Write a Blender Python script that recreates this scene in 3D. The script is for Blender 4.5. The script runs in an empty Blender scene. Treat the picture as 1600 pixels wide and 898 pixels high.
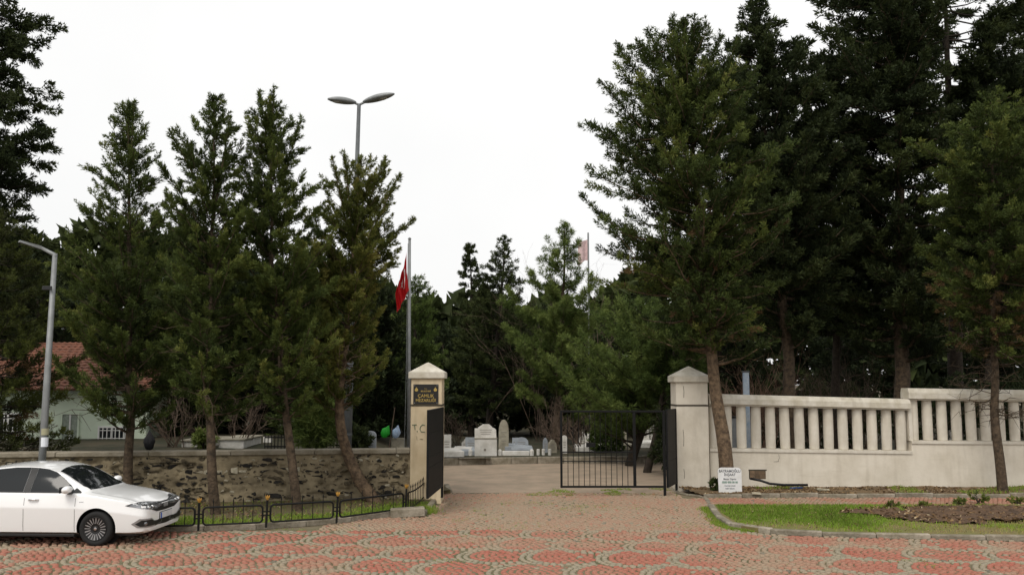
import bpy, bmesh, math, random
import numpy as np
from mathutils import Vector, Matrix
from mathutils.bvhtree import BVHTree
R = math.radians
rng = np.random.default_rng(7)
random.seed(7)
sc = bpy.context.scene
COL = sc.collection

# ------------------------------------------------------------------ camera
CAM_H, F_PX = 3.05, 1400.0
PITCH = math.atan(148.0 / F_PX)
cam_d = bpy.data.cameras.new('camera')
cam = bpy.data.objects.new('camera', cam_d)
COL.objects.link(cam)
cam.location = (0, 0, CAM_H)
cam.rotation_euler = (math.pi / 2 + PITCH, 0, 0)
cam_d.sensor_width = 36.0
cam_d.lens = 36.0 * F_PX / 1600.0
cam_d.clip_start = 0.1
cam_d.clip_end = 2000
sc.camera = cam

# ------------------------------------------------------------------ overcast sky + soft sun
SUN_EL, SUN_AZ = R(52), R(205)          # azimuth clockwise from +Y; behind and left of the viewer
world = bpy.data.worlds.new('World')
sc.world = world
world.use_nodes = True
wn, wl = world.node_tree.nodes, world.node_tree.links
wn.clear()
sky = wn.new('ShaderNodeTexSky')
sky.sky_type = 'NISHITA'
sky.sun_disc = False
sky.sun_elevation = SUN_EL
sky.sun_rotation = SUN_AZ
sky.dust_density = 6.0
sky.air_density = 1.5
hs = wn.new('ShaderNodeHueSaturation')
hs.inputs['Saturation'].default_value = 0.12
wl.new(sky.outputs[0], hs.inputs['Color'])
tc = wn.new('ShaderNodeTexCoord')
cn = wn.new('ShaderNodeTexNoise')
cn.inputs['Scale'].default_value = 1.6
cn.inputs['Detail'].default_value = 5.0
wl.new(tc.outputs['Generated'], cn.inputs['Vector'])
cr = wn.new('ShaderNodeValToRGB')
cr.color_ramp.elements[0].position = 0.3
cr.color_ramp.elements[0].color = (8.7, 8.75, 8.75, 1)
cr.color_ramp.elements[1].position = 0.7
cr.color_ramp.elements[1].color = (10.3, 10.25, 10.15, 1)
wl.new(cn.outputs['Fac'], cr.inputs['Fac'])
mx = wn.new('ShaderNodeMix')
mx.data_type = 'RGBA'
mx.inputs['Factor'].default_value = 0.86
wl.new(hs.outputs['Color'], mx.inputs['A'])
wl.new(cr.outputs['Color'], mx.inputs['B'])
bg = wn.new('ShaderNodeBackground')
bg.inputs['Strength'].default_value = 0.1
wl.new(mx.outputs['Result'], bg.inputs['Color'])
wo = wn.new('ShaderNodeOutputWorld')
wl.new(bg.outputs[0], wo.inputs['Surface'])

sun_d = bpy.data.lights.new('sun', 'SUN')
sun_d.energy = 1.45
sun_d.angle = R(25)
sun_d.color = (1.0, 0.94, 0.85)
sun = bpy.data.objects.new('sun', sun_d)
COL.objects.link(sun)
sd = Vector((math.sin(SUN_AZ) * math.cos(SUN_EL), math.cos(SUN_AZ) * math.cos(SUN_EL), math.sin(SUN_EL)))
sun.rotation_euler = sd.to_track_quat('Z', 'Y').to_euler()
sun.location = sd * 40

vs = sc.view_settings
vs.view_transform = 'Standard'
vs.look = 'None'
vs.exposure = 0.18
vs.gamma = 1.0
vs.use_curve_mapping = False
try:
    sc.cycles.use_denoising = True
    sc.cycles.max_bounces = 6
    sc.cycles.diffuse_bounces = 3
    sc.cycles.transparent_max_bounces = 6
except Exception:
    pass

# ------------------------------------------------------------------ survey helpers (photo measurements -> metres)
CP, SP = math.cos(PITCH), math.sin(PITCH)
def ray(px, py):
    a, b = (px - 800) / F_PX, (449 - py) / F_PX
    return Vector((a, CP - b * SP, SP + b * CP))
def at(px, py, Y):
    d = ray(px, py)
    return Vector((0, 0, CAM_H)) + d * (Y / d.y)
def gp(px, py, z=0.0):
    d = ray(px, py)
    return Vector((0, 0, CAM_H)) + d * ((z - CAM_H) / d.z)

# ------------------------------------------------------------------ materials
def mat(name, col, rough=0.8, var=0.0, scale=8.0, col2=None, bump=0.0, bscale=None, metal=0.0, spec=0.3, objvar=0.0, coat=0.0, lo=0.35, hi=0.65, detail=6.0, streak=0.0):
    m = bpy.data.materials.new(name)
    m.use_nodes = True
    n, l = m.node_tree.nodes, m.node_tree.links
    b = n['Principled BSDF']
    b.inputs['Roughness'].default_value = rough
    b.inputs['Metallic'].default_value = metal
    b.inputs['Specular IOR Level'].default_value = spec
    b.inputs['Coat Weight'].default_value = coat
    b.inputs['Coat Roughness'].default_value = 0.05
    c = tuple(col) + (1,)
    if col2 is None and var > 0:
        col2 = tuple(max(0, v * (1 - var)) for v in col)
    t = n.new('ShaderNodeTexCoord')
    src = None
    if col2 is not None:
        no = n.new('ShaderNodeTexNoise')
        no.inputs['Scale'].default_value = scale
        no.inputs['Detail'].default_value = detail
        no.inputs['Roughness'].default_value = 0.62
        l.new(t.outputs['Object'], no.inputs['Vector'])
        rp = n.new('ShaderNodeValToRGB')
        rp.color_ramp.elements[0].position = lo
        rp.color_ramp.elements[0].color = tuple(col2) + (1,)
        rp.color_ramp.elements[1].position = hi
        rp.color_ramp.elements[1].color = c
        l.new(no.outputs['Fac'], rp.inputs['Fac'])
        src = rp.outputs['Color']
    if streak > 0:          # rain streaks and grime on painted masonry
        mp = n.new('ShaderNodeMapping')
        mp.inputs['Scale'].default_value = (5, 5, 0.9)
        l.new(t.outputs['Object'], mp.inputs['Vector'])
        sn = n.new('ShaderNodeTexNoise')
        sn.inputs['Scale'].default_value = 1.0
        sn.inputs['Detail'].default_value = 5
        l.new(mp.outputs['Vector'], sn.inputs['Vector'])
        sr = n.new('ShaderNodeValToRGB')
        sr.color_ramp.elements[0].position = 0.50
        sr.color_ramp.elements[0].color = (1, 1, 1, 1)
        sr.color_ramp.elements[1].position = 0.72
        sr.color_ramp.elements[1].color = (1 - streak, 1 - streak * 1.08, 1 - streak * 1.2, 1)
        l.new(sn.outputs['Fac'], sr.inputs['Fac'])
        sm = n.new('ShaderNodeMix'); sm.data_type = 'RGBA'; sm.blend_type = 'MULTIPLY'
        sm.inputs['Factor'].default_value = 1.0
        l.new(src, sm.inputs['A']); l.new(sr.outputs['Color'], sm.inputs['B'])
        src = sm.outputs['Result']
    if objvar > 0:
        oi = n.new('ShaderNodeObjectInfo')
        mr = n.new('ShaderNodeMapRange')
        mr.inputs['To Min'].default_value = 1 - objvar
        mr.inputs['To Max'].default_value = 1 + objvar
        l.new(oi.outputs['Random'], mr.inputs['Value'])
        h = n.new('ShaderNodeHueSaturation')
        l.new(mr.outputs['Result'], h.inputs['Value'])
        if src is not None:
            l.new(src, h.inputs['Color'])
        else:
            h.inputs['Color'].default_value = c
        src = h.outputs['Color']
    if src is not None:
        l.new(src, b.inputs['Base Color'])
    else:
        b.inputs['Base Color'].default_value = c
    if bump > 0:
        nb = n.new('ShaderNodeTexNoise')
        nb.inputs['Scale'].default_value = bscale or scale * 3
        nb.inputs['Detail'].default_value = 7
        l.new(t.outputs['Object'], nb.inputs['Vector'])
        bp = n.new('ShaderNodeBump')
        bp.inputs['Strength'].default_value = bump
        bp.inputs['Distance'].default_value = 0.03
        l.new(nb.outputs['Fac'], bp.inputs['Height'])
        l.new(bp.outputs['Normal'], b.inputs['Normal'])
    return m

def attr_mat(name, stops, rough=0.8, transl=0.0, attr='tint', noise=0.0, nscale=1.0, spec=0.2):
    """colour ramp driven by a per-piece attribute"""
    m = bpy.data.materials.new(name)
    m.use_nodes = True
    n, l = m.node_tree.nodes, m.node_tree.links
    b = n['Principled BSDF']
    b.inputs['Roughness'].default_value = rough
    b.inputs['Specular IOR Level'].default_value = spec
    a = n.new('ShaderNodeAttribute')
    a.attribute_name = attr
    rp = n.new('ShaderNodeValToRGB')
    els = rp.color_ramp.elements
    els[0].position, els[0].color = stops[0][0], tuple(stops[0][1]) + (1,)
    els[1].position, els[1].color = stops[-1][0], tuple(stops[-1][1]) + (1,)
    for p, c in stops[1:-1]:
        e = els.new(p)
        e.color = tuple(c) + (1,)
    fac = a.outputs['Fac']
    if noise > 0:
        t = n.new('ShaderNodeTexCoord')
        no = n.new('ShaderNodeTexNoise')
        no.inputs['Scale'].default_value = nscale
        no.inputs['Detail'].default_value = 4
        l.new(t.outputs['Object'], no.inputs['Vector'])
        ma = n.new('ShaderNodeMath')
        ma.operation = 'MULTIPLY_ADD'
        ma.inputs[1].default_value = noise
        l.new(no.outputs['Fac'], ma.inputs[0])
        l.new(fac, ma.inputs[2])
        mb_ = n.new('ShaderNodeMath')
        mb_.operation = 'SUBTRACT'
        mb_.inputs[1].default_value = noise * 0.5
        mb_.use_clamp = True
        l.new(ma.outputs[0], mb_.inputs[0])
        fac = mb_.outputs[0]
    l.new(fac, rp.inputs['Fac'])
    l.new(rp.outputs['Color'], b.inputs['Base Color'])
    if transl > 0:
        tr = n.new('ShaderNodeBsdfTranslucent')
        l.new(rp.outputs['Color'], tr.inputs['Color'])
        ms = n.new('ShaderNodeMixShader')
        ms.inputs['Fac'].default_value = transl
        out = n['Material Output']
        l.new(b.outputs[0], ms.inputs[1])
        l.new(tr.outputs[0], ms.inputs[2])
        l.new(ms.outputs[0], out.inputs['Surface'])
    return m

M = {}
M['earth'] = mat('earth', (0.13, 0.095, 0.06), 0.95, col2=(0.06, 0.055, 0.03), scale=0.6, bump=0.6, bscale=9)
M['terrace'] = mat('terrace', (0.06, 0.048, 0.028), 0.95, col2=(0.022, 0.026, 0.012), scale=1.2, bump=0.6, bscale=9)
M['joint'] = mat('joint_sand', (0.21, 0.17, 0.11), 0.95, col2=(0.085, 0.09, 0.04), scale=0.9, bump=0.5, bscale=30)
M['drive'] = mat('drive_concrete', (0.36, 0.275, 0.20), 0.9, col2=(0.25, 0.20, 0.145), scale=1.1, bump=0.5, bscale=14)
M['kerb'] = mat('kerb_concrete', (0.33, 0.29, 0.23), 0.9, col2=(0.15, 0.13, 0.09), scale=3.5, bump=0.6, bscale=20, objvar=0.15)
M['lawn'] = mat('lawn_soil', (0.13, 0.15, 0.035), 0.95, col2=(0.19, 0.135, 0.065), scale=0.8, bump=0.5, bscale=18)
M['verge'] = mat('verge_soil', (0.115, 0.10, 0.04), 0.95, col2=(0.075, 0.055, 0.03), scale=0.9, bump=0.5, bscale=18)
M['bed'] = mat('bed_soil', (0.20, 0.135, 0.075), 0.95, col2=(0.09, 0.065, 0.035), scale=2.2, bump=0.9, bscale=12)
M['tilled'] = mat('tilled_soil', (0.14, 0.085, 0.05), 0.95, col2=(0.06, 0.038, 0.024), scale=4, bump=1.0, bscale=14)
M['cream'] = mat('cream_paint', (0.68, 0.625, 0.53), 0.75, streak=.13, col2=(0.53, 0.475, 0.38), scale=1.4, bump=0.15, bscale=14, lo=0.2, hi=0.6)
M['cream2'] = mat('cream_baluster', (0.68, 0.635, 0.55), 0.75, streak=.12, col2=(0.53, 0.48, 0.39), scale=2.0, bump=0.15, bscale=14, objvar=0.06, lo=0.2, hi=0.6)
M['pillar_l'] = mat('pillar_yellow_paint', (0.66, 0.55, 0.38), 0.75, streak=.2, col2=(0.53, 0.42, 0.27), scale=1.2, bump=0.12, bscale=16)
M['cap'] = mat('cap_white', (0.68, 0.64, 0.56), 0.75, streak=.2, col2=(0.50, 0.455, 0.36), scale=2.5, bump=0.2, bscale=16)
M['crack'] = mat('crack', (0.06, 0.05, 0.035), 0.95)
M['mortar'] = mat('wall_mortar', (0.30, 0.245, 0.155), 0.95, col2=(0.155, 0.125, 0.08), scale=2.2, bump=0.9, bscale=11)
M['coping'] = mat('coping_concrete', (0.30, 0.265, 0.205), 0.9, col2=(0.17, 0.145, 0.10), scale=2.5, bump=0.5, bscale=16)
M['stone_d'] = mat('stone_dark', (0.035, 0.03, 0.024), 0.85, col2=(0.012, 0.011, 0.01), scale=5, bump=0.7, bscale=14, objvar=0.5)
M['stone_m'] = mat('stone_brown', (0.17, 0.135, 0.085), 0.9, col2=(0.08, 0.065, 0.042), scale=5, bump=0.7, bscale=14, objvar=0.35)
M['stone_p'] = mat('stone_pale', (0.46, 0.42, 0.32), 0.9, col2=(0.33, 0.29, 0.21), scale=5, bump=0.5, bscale=14, objvar=0.15)
M['iron'] = mat('black_iron', (0.008, 0.008, 0.008), 0.6, spec=0.2, var=0.4, scale=6)
M['iron_sheet'] = mat('black_sheet', (0.012, 0.011, 0.010), 0.6, spec=0.2, col2=(0.006, 0.006, 0.006), scale=3, bump=0.1, bscale=8)
M['gold'] = mat('gold_paint', (0.50, 0.35, 0.09), 0.55, spec=0.4, var=0.35, scale=20)
M['tulip'] = mat('tulip_yellow', (0.48, 0.26, 0.05), 0.6, var=0.3, scale=30)
M['plaque'] = mat('plaque_black', (0.012, 0.011, 0.010), 0.4, spec=0.4)
M['graf'] = mat('graffiti_paint', (0.17, 0.20, 0.13), 0.85)
M['graf2'] = mat('graffiti_faded', (0.42, 0.36, 0.24), 0.85)
M['galv'] = mat('galvanised_steel', (0.27, 0.28, 0.28), 0.55, metal=0.35, var=0.25, scale=4)
M['galv_d'] = mat('painted_grey_steel', (0.14, 0.15, 0.155), 0.5, metal=0.2, var=0.25, scale=4)
M['lamp_glass'] = mat('lamp_glass', (0.45, 0.44, 0.40), 0.3)
M['flag'] = attr_mat('flag_cloth', [(0.0, (0.45, 0.012, 0.015)), (0.5, (0.45, 0.012, 0.015)), (0.51, (0.72, 0.70, 0.68)), (1.0, (0.72, 0.70, 0.68))], 0.7, transl=0.25)
M['far_flag'] = mat('banner_red_hazed', (0.76, 0.56, 0.55), 0.8, var=0.3, scale=6)  # red cloth washed to pale pink: distance haze put into the colour
M['white_cloth'] = mat('banner_white', (0.75, 0.76, 0.75), 0.8)
M['bark'] = mat('bark', (0.12, 0.085, 0.055), 0.95, col2=(0.035, 0.026, 0.018), scale=9, bump=1.0, bscale=22)
M['bark_l'] = mat('bark_light', (0.19, 0.13, 0.08), 0.95, col2=(0.065, 0.045, 0.03), scale=9, bump=1.0, bscale=22)
M['bark_d'] = mat('bark_dark', (0.05, 0.038, 0.028), 0.95, col2=(0.02, 0.016, 0.012), scale=9, bump=0.8, bscale=22)
M['twig'] = mat('twig', (0.16, 0.115, 0.085), 0.95, var=0.5, scale=5)
M['twig_r'] = mat('twig_russet', (0.26, 0.16, 0.115), 0.95, var=0.5, scale=5)
M['marble'] = mat('marble_white', (0.72, 0.70, 0.66), 0.55, col2=(0.52, 0.50, 0.45), scale=3, objvar=0.1)
M['marble_g'] = mat('marble_grey', (0.36, 0.39, 0.42), 0.5, col2=(0.26, 0.28, 0.30), scale=3, objvar=0.15)
M['limestone'] = mat('old_limestone', (0.36, 0.33, 0.26), 0.85, col2=(0.22, 0.20, 0.15), scale=4, bump=0.4, objvar=0.12)
M['engrave'] = mat('engraved_letters', (0.22, 0.20, 0.17), 0.8)
M['house'] = mat('house_green_render', (0.60, 0.68, 0.54), 0.85, col2=(0.52, 0.59, 0.46), scale=0.8)
M['tile'] = mat('roof_tile', (0.28, 0.115, 0.07), 0.85, col2=(0.13, 0.065, 0.045), scale=5, objvar=0.2)
M['dark_glass'] = mat('dark_glass', (0.015, 0.018, 0.02), 0.08, spec=0.6)
M['curtain'] = mat('curtain', (0.30, 0.34, 0.28), 0.9, var=0.4, scale=12)
M['white_paint'] = mat('white_paint', (0.74, 0.73, 0.70), 0.6, var=0.12, scale=3)
M['bag_g'] = mat('green_plastic', (0.02, 0.42, 0.03), 0.4, var=0.35, scale=9, bump=0.6, bscale=14)
M['bag_b'] = mat('blue_plastic', (0.62, 0.68, 0.75), 0.35, col2=(0.12, 0.28, 0.55), scale=9, bump=0.6, bscale=14)
M['bag_k'] = mat('black_plastic', (0.012, 0.012, 0.014), 0.4, var=0.3, scale=9, bump=0.6, bscale=10)
M['tarp'] = mat('blue_grey_tarp', (0.34, 0.44, 0.56), 0.6, col2=(0.55, 0.60, 0.65), scale=7)
M['hedge'] = mat('hedge', (0.02, 0.035, 0.012), 0.9)
M['pipe'] = mat('black_pipe', (0.012, 0.012, 0.013), 0.4)
M['pipe_b'] = mat('blue_pipe', (0.03, 0.06, 0.14), 0.4)
M['brick'] = mat('old_brick', (0.20, 0.13, 0.08), 0.9, col2=(0.10, 0.075, 0.05), scale=6, objvar=0.25)
M['sign_w'] = mat('sign_white', (0.74, 0.75, 0.76), 0.55, col2=(0.62, 0.62, 0.60), scale=4)
M['ink'] = mat('ink_dark', (0.10, 0.11, 0.12), 0.7)
M['ink_g'] = mat('ink_green', (0.04, 0.16, 0.10), 0.7)
M['paper'] = mat('paper', (0.78, 0.80, 0.84), 0.7)
M['tape'] = mat('tape_yellowish', (0.36, 0.34, 0.22), 0.7)
# car
M['car'] = mat('car_white', (0.84, 0.84, 0.835), 0.22, spec=0.5, coat=0.9)
M['car_glass'] = mat('car_glass', (0.010, 0.012, 0.013), 0.06, spec=0.35)
M['car_black'] = mat('car_black_plastic', (0.014, 0.014, 0.014), 0.45, spec=0.4)
M['tyre'] = mat('tyre_rubber', (0.018, 0.018, 0.018), 0.8)
M['rim'] = mat('rim_alloy', (0.36, 0.36, 0.36), 0.35, metal=0.5)
M['rim_d'] = mat('rim_black', (0.015, 0.015, 0.015), 0.35)
M['chrome'] = mat('chrome', (0.70, 0.70, 0.70), 0.18, metal=1.0)
M['lens'] = mat('headlight_lens', (0.30, 0.31, 0.32), 0.08, spec=0.9, coat=1.0, metal=0.5, col2=(0.10, 0.10, 0.11), scale=9)
M['plate'] = mat('plate_white', (0.62, 0.62, 0.62), 0.5, col2=(0.52, 0.52, 0.53), scale=5)
M['plate_b'] = mat('plate_blue', (0.03, 0.10, 0.42), 0.5)

# ------------------------------------------------------------------ mesh helpers
class MB:
    def __init__(s):
        s.v, s.f, s.m = [], [], []
    def add(s, vs_, fs_, mi=0):
        o = len(s.v)
        s.v += [tuple(p) for p in vs_]
        s.f += [tuple(i + o for i in f) for f in fs_]
        s.m += [mi] * len(fs_)
        return s
    def box(s, x0, x1, y0, y1, z0, z1, mi=0, bev=0.0):
        if bev <= 0:
            v = [(x0, y0, z0), (x1, y0, z0), (x1, y1, z0), (x0, y1, z0), (x0, y0, z1), (x1, y0, z1), (x1, y1, z1), (x0, y1, z1)]
            return s.add(v, [(0, 3, 2, 1), (4, 5, 6, 7), (0, 1, 5, 4), (1, 2, 6, 5), (2, 3, 7, 6), (3, 0, 4, 7)], mi)
        bm = bmesh.new()
        bmesh.ops.create_cube(bm, size=1)
        for v in bm.verts:
            v.co = Vector((x0 if v.co.x < 0 else x1, y0 if v.co.y < 0 else y1, z0 if v.co.z < 0 else z1))
        bmesh.ops.bevel(bm, geom=bm.edges[:], offset=bev, segments=1, affect='EDGES')
        bm.verts.ensure_lookup_table()
        s.add([v.co[:] for v in bm.verts], [[v.index for v in f.verts] for f in bm.faces], mi)
        bm.free()
        return s
    def tube(s, pts, rad, n=8, mi=0, caps=True):
        pts = [Vector(p) for p in pts]
        if not hasattr(rad, '__len__'):
            rad = [rad] * len(pts)
        vs_, fs_ = [], []
        up = Vector((0.13, 0.21, 0.97)).normalized()
        prev = None
        for i, p in enumerate(pts):
            if i == 0: d = pts[1] - pts[0]
            elif i == len(pts) - 1: d = pts[-1] - pts[-2]
            else: d = (pts[i + 1] - pts[i]).normalized() + (pts[i] - pts[i - 1]).normalized()
            d = d.normalized() if d.length > 1e-9 else Vector((0, 0, 1))
            if prev is None:
                a = d.cross(up)
                if a.length < 0.05: a = d.cross(Vector((1, 0, 0)))
            else:
                a = prev - d * prev.dot(d)
            a.normalize()
            prev = a
            b = d.cross(a)
            for k in range(n):
                t = 2 * math.pi * k / n
                vs_.append(p + (a * math.cos(t) + b * math.sin(t)) * rad[i])
        for i in range(len(pts) - 1):
            for k in range(n):
                k2 = (k + 1) % n
                fs_.append((i * n + k, i * n + k2, (i + 1) * n + k2, (i + 1) * n + k))
        if caps:
            fs_.append(tuple(range(n - 1, -1, -1)))
            fs_.append(tuple((len(pts) - 1) * n + k for k in range(n)))
        return s.add(vs_, fs_, mi)
    def lathe(s, prof, c=(0, 0, 0), n=12, mi=0, axis='z'):
        vs_, fs_ = [], []
        for r, z in prof:
            for k in range(n):
                t = 2 * math.pi * k / n
                x, y = r * math.cos(t), r * math.sin(t)
                vs_.append((c[0] + x, c[1] + y, c[2] + z) if axis == 'z' else (c[0] + x, c[1] + z, c[2] + y))
        for i in range(len(prof) - 1):
            for k in range(n):
                k2 = (k + 1) % n
                fs_.append((i * n + k, i * n + k2, (i + 1) * n + k2, (i + 1) * n + k))
        fs_.append(tuple(range(n - 1, -1, -1)))
        fs_.append(tuple((len(prof) - 1) * n + k for k in range(n)))
        return s.add(vs_, fs_, mi)
    def prism(s, poly, y0, y1, mi=0):
        """poly in (x,z), extruded along y"""
        n = len(poly)
        v = [(x, y0, z) for x, z in poly] + [(x, y1, z) for x, z in poly]
        f = [tuple(range(n)), tuple(range(2 * n - 1, n - 1, -1))]
        for k in range(n):
            k2 = (k + 1) % n
            f.append((k2, k, n + k, n + k2))
        return s.add(v, f, mi)
    def slab(s, poly, z0, z1, mi=0):
        """poly in (x,y) ccw, extruded along z"""
        n = len(poly)
        v = [(x, y, z0) for x, y in poly] + [(x, y, z1) for x, y in poly]
        f = [tuple(range(n - 1, -1, -1)), tuple(range(n, 2 * n))]
        for k in range(n):
            k2 = (k + 1) % n
            f.append((k, k2, n + k2, n + k))
        return s.add(v, f, mi)
    def build(s, name, mats, parent=None, smooth=False, loc=None):
        me = bpy.data.meshes.new(name)
        me.from_pydata(s.v, [], s.f)
        for m in (mats if isinstance(mats, (list, tuple)) else [mats]):
            me.materials.append(m)
        if any(s.m):
            me.polygons.foreach_set('material_index', s.m)
        if smooth:
            me.polygons.foreach_set('use_smooth', [True] * len(me.polygons))
        bm = bmesh.new()
        bm.from_mesh(me)
        bmesh.ops.recalc_face_normals(bm, faces=bm.faces[:])
        bm.to_mesh(me)
        bm.free()
        return link(name, me, parent, loc)
def link(name, me, parent=None, loc=None):
    o = bpy.data.objects.new(name, me)
    COL.objects.link(o)
    if parent is not None: o.parent = parent
    if loc is not None: o.location = loc
    return o
def tag(o, label, cat, group=None):
    o['label'], o['category'] = label, cat
    if group: o['group'] = group
    return o
def thing(name, label, cat, loc=(0, 0, 0), rz=0.0, group=None):
    o = bpy.data.objects.new(name, None)
    COL.objects.link(o)
    o.empty_display_size = 0.2
    o.location, o.rotation_euler = loc, (0, 0, rz)
    return tag(o, label, cat, group)
def struct(o):
    o['kind'] = 'structure'
    return o
def stuff(o):
    o['kind'] = 'stuff'
    return o
def copy_tree(o, parent=None):
    c = o.copy()
    COL.objects.link(c)
    c.parent = parent
    for ch in list(o.children):
        copy_tree(ch, c)
    return c
def np_mesh(name, verts, quads, mats, tint=None, tris=None, smooth=False):
    """big mesh straight from numpy arrays (all quads or all tris)"""
    me = bpy.data.meshes.new(name)
    k = quads.shape[1]
    me.vertices.add(len(verts))
    me.vertices.foreach_set('co', verts.astype(np.float32).ravel())
    me.loops.add(quads.size)
    me.loops.foreach_set('vertex_index', quads.astype(np.int32).ravel())
    me.polygons.add(len(quads))
    me.polygons.foreach_set('loop_start', np.arange(0, quads.size, k, dtype=np.int32))
    me.polygons.foreach_set('loop_total', np.full(len(quads), k, dtype=np.int32))
    if smooth:
        me.polygons.foreach_set('use_smooth', np.ones(len(quads), dtype=bool))
    me.update(calc_edges=True)
    if tint is not None:
        a = me.attributes.new('tint', 'FLOAT', 'POINT')
        a.data.foreach_set('value', tint.astype(np.float32))
    for m in (mats if isinstance(mats, (list, tuple)) else [mats]):
        me.materials.append(m)
    me.validate()
    return me
_txt = 0
def text_mesh(name, body, size, m, parent, loc, rot=(math.pi / 2, 0, 0), bold=0.0, sx=1.0, depth=0.0015):
    cu = bpy.data.curves.new(name, 'FONT')
    cu.body = body
    cu.size = size
    cu.align_x = 'CENTER'
    cu.align_y = 'CENTER'
    cu.extrude = depth
    cu.offset = bold
    cu.resolution_u = 3
    tmp = bpy.data.objects.new('tmp', cu)
    COL.objects.link(tmp)
    dg = bpy.context.evaluated_depsgraph_get()
    me = bpy.data.meshes.new_from_object(tmp.evaluated_get(dg))
    bpy.data.objects.remove(tmp)
    bpy.data.curves.remove(cu)
    me.materials.clear()
    me.materials.append(m)
    o = link(name, me, parent, loc)
    o.rotation_euler = rot
    o.scale = (sx, 1, 1)
    return o
def vnoise(x, y, s=1.0, seed=0):
    """cheap smooth value noise for numpy arrays, 0..1"""
    x, y = np.asarray(x) * s + seed * 13.7, np.asarray(y) * s + seed * 7.3
    xi, yi = np.floor(x), np.floor(y)
    fx, fy = x - xi, y - yi
    fx, fy = fx * fx * (3 - 2 * fx), fy * fy * (3 - 2 * fy)
    def h(a, b):
        v = np.sin(a * 127.1 + b * 311.7 + seed * 17.0) * 43758.5453
        return v - np.floor(v)
    return (h(xi, yi) * (1 - fx) + h(xi + 1, yi) * fx) * (1 - fy) + (h(xi, yi + 1) * (1 - fx) + h(xi + 1, yi + 1) * fx) * fy


# ================================================================== SETTING
def poly_obj(name, pts, z, m):
    mb = MB()
    mb.add([(p[0], p[1], z) for p in pts], [tuple(range(len(pts)))])
    return struct(mb.build(name, m))
mb = MB()
mb.add([(-600, -60, -0.03), (600, -60, -0.03), (600, 900, -0.03), (-600, 900, -0.03)], [(0, 1, 2, 3)])
struct(mb.build('ground', M['earth']))

KL = [gp(*p) for p in [(-420, 833), (-200, 832), (0, 831), (130, 831), (247, 830), (330, 829), (420, 826), (520, 818), (612, 807)]]
KLx = np.array([p.x for p in KL]); KLy = np.array([p.y for p in KL])
KC = [gp(*p) for p in [(664, 806), (676, 795), (684, 782), (690, 770), (694, 760)]]     # kerb turning into the drive
# left wall line
WL_END = at(641, 700, 23.3)
WL_A = Vector((WL_END.x, 23.3)); WL_DIR = Vector((-0.9908, -0.1355))
# right lawn kerb
KR = [gp(*p) for p in [(1106, 793), (1112, 803), (1122, 815), (1142, 826), (1180, 832), (1250, 837), (1400, 841), (1600, 845), (1900, 851)]]
KRx = np.array([p.x for p in KR]); KRy = np.array([p.y for p in KR])
Y_LAWN_BACK, Y_BED = gp(1200, 792).y, gp(1200, 777).y
BED = [gp(1040, 760), gp(1063, 772), gp(1100, 777), gp(1250, 777), gp(1600, 777), gp(2000, 777)]
Y_WALL_R = 25.8

road = poly_obj('road', [(-40, 4), (40, 4), (40, 25.4), (5.6, 25.4), (-1.9, 25.4), (-40, 19.2)], -0.012, M['joint'])
verge_pts = [(p.x, p.y + 0.1) for p in KL] + [(p.x - 0.12, p.y) for p in KC] + [(-1.7, 25.2), (-2.6, 24.4)] + [tuple((WL_A + WL_DIR * t) + Vector((0, 0.2))) for t in (0, 5, 10, 15, 19)]
mb = MB(); mb.slab(verge_pts, -0.02, 0.10)
struct(mb.build('verge', M['verge']))
lawn_pts = [(p.x + 0.03, p.y + 0.1) for p in KR] + [(22, Y_LAWN_BACK - 0.06), (KR[0].x + 0.12, Y_LAWN_BACK - 0.06)]
mb = MB(); mb.slab(lawn_pts, -0.02, 0.085)
struct(mb.build('lawn', M['lawn']))
# soil bed in front of the white wall: a grid with lumps
def grid_obj(name, x0, x1, y0, y1, nx, ny, zf, m, mask=None, kind='structure'):
    xs, ys = np.linspace(x0, x1, nx), np.linspace(y0, y1, ny)
    X, Y = np.meshgrid(xs, ys)
    Z = zf(X, Y)
    v = np.stack([X.ravel(), Y.ravel(), Z.ravel()], 1)
    i = np.arange(nx * ny).reshape(ny, nx)
    q = np.stack([i[:-1, :-1].ravel(), i[:-1, 1:].ravel(), i[1:, 1:].ravel(), i[1:, :-1].ravel()], 1)
    if mask is not None:
        c = v[q].mean(1)
        q = q[mask(c[:, 0], c[:, 1])]
    o = link(name, np_mesh(name, v, q, m, smooth=True))
    o['kind'] = kind
    return o
def bed_z(X, Y):
    n = vnoise(X, Y, 1.3, 1) * 0.5 + vnoise(X, Y, 4.0, 2) * 0.3 + vnoise(X, Y, 9.0, 3) * 0.2
    return 0.03 + 0.10 * n + 0.05 * np.clip((Y - Y_BED) / 2.0, 0, 1)
bx0 = BED[0].x
grid_obj('soil_bed', bx0, 22, Y_BED + 0.08, 26.3, 200, 34, bed_z, M['bed'], mask=lambda x, y: x > np.interp(y, [Y_BED, 25.3, 27], [BED[2].x, BED[0].x + 0.25, BED[0].x + 0.25]))
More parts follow.
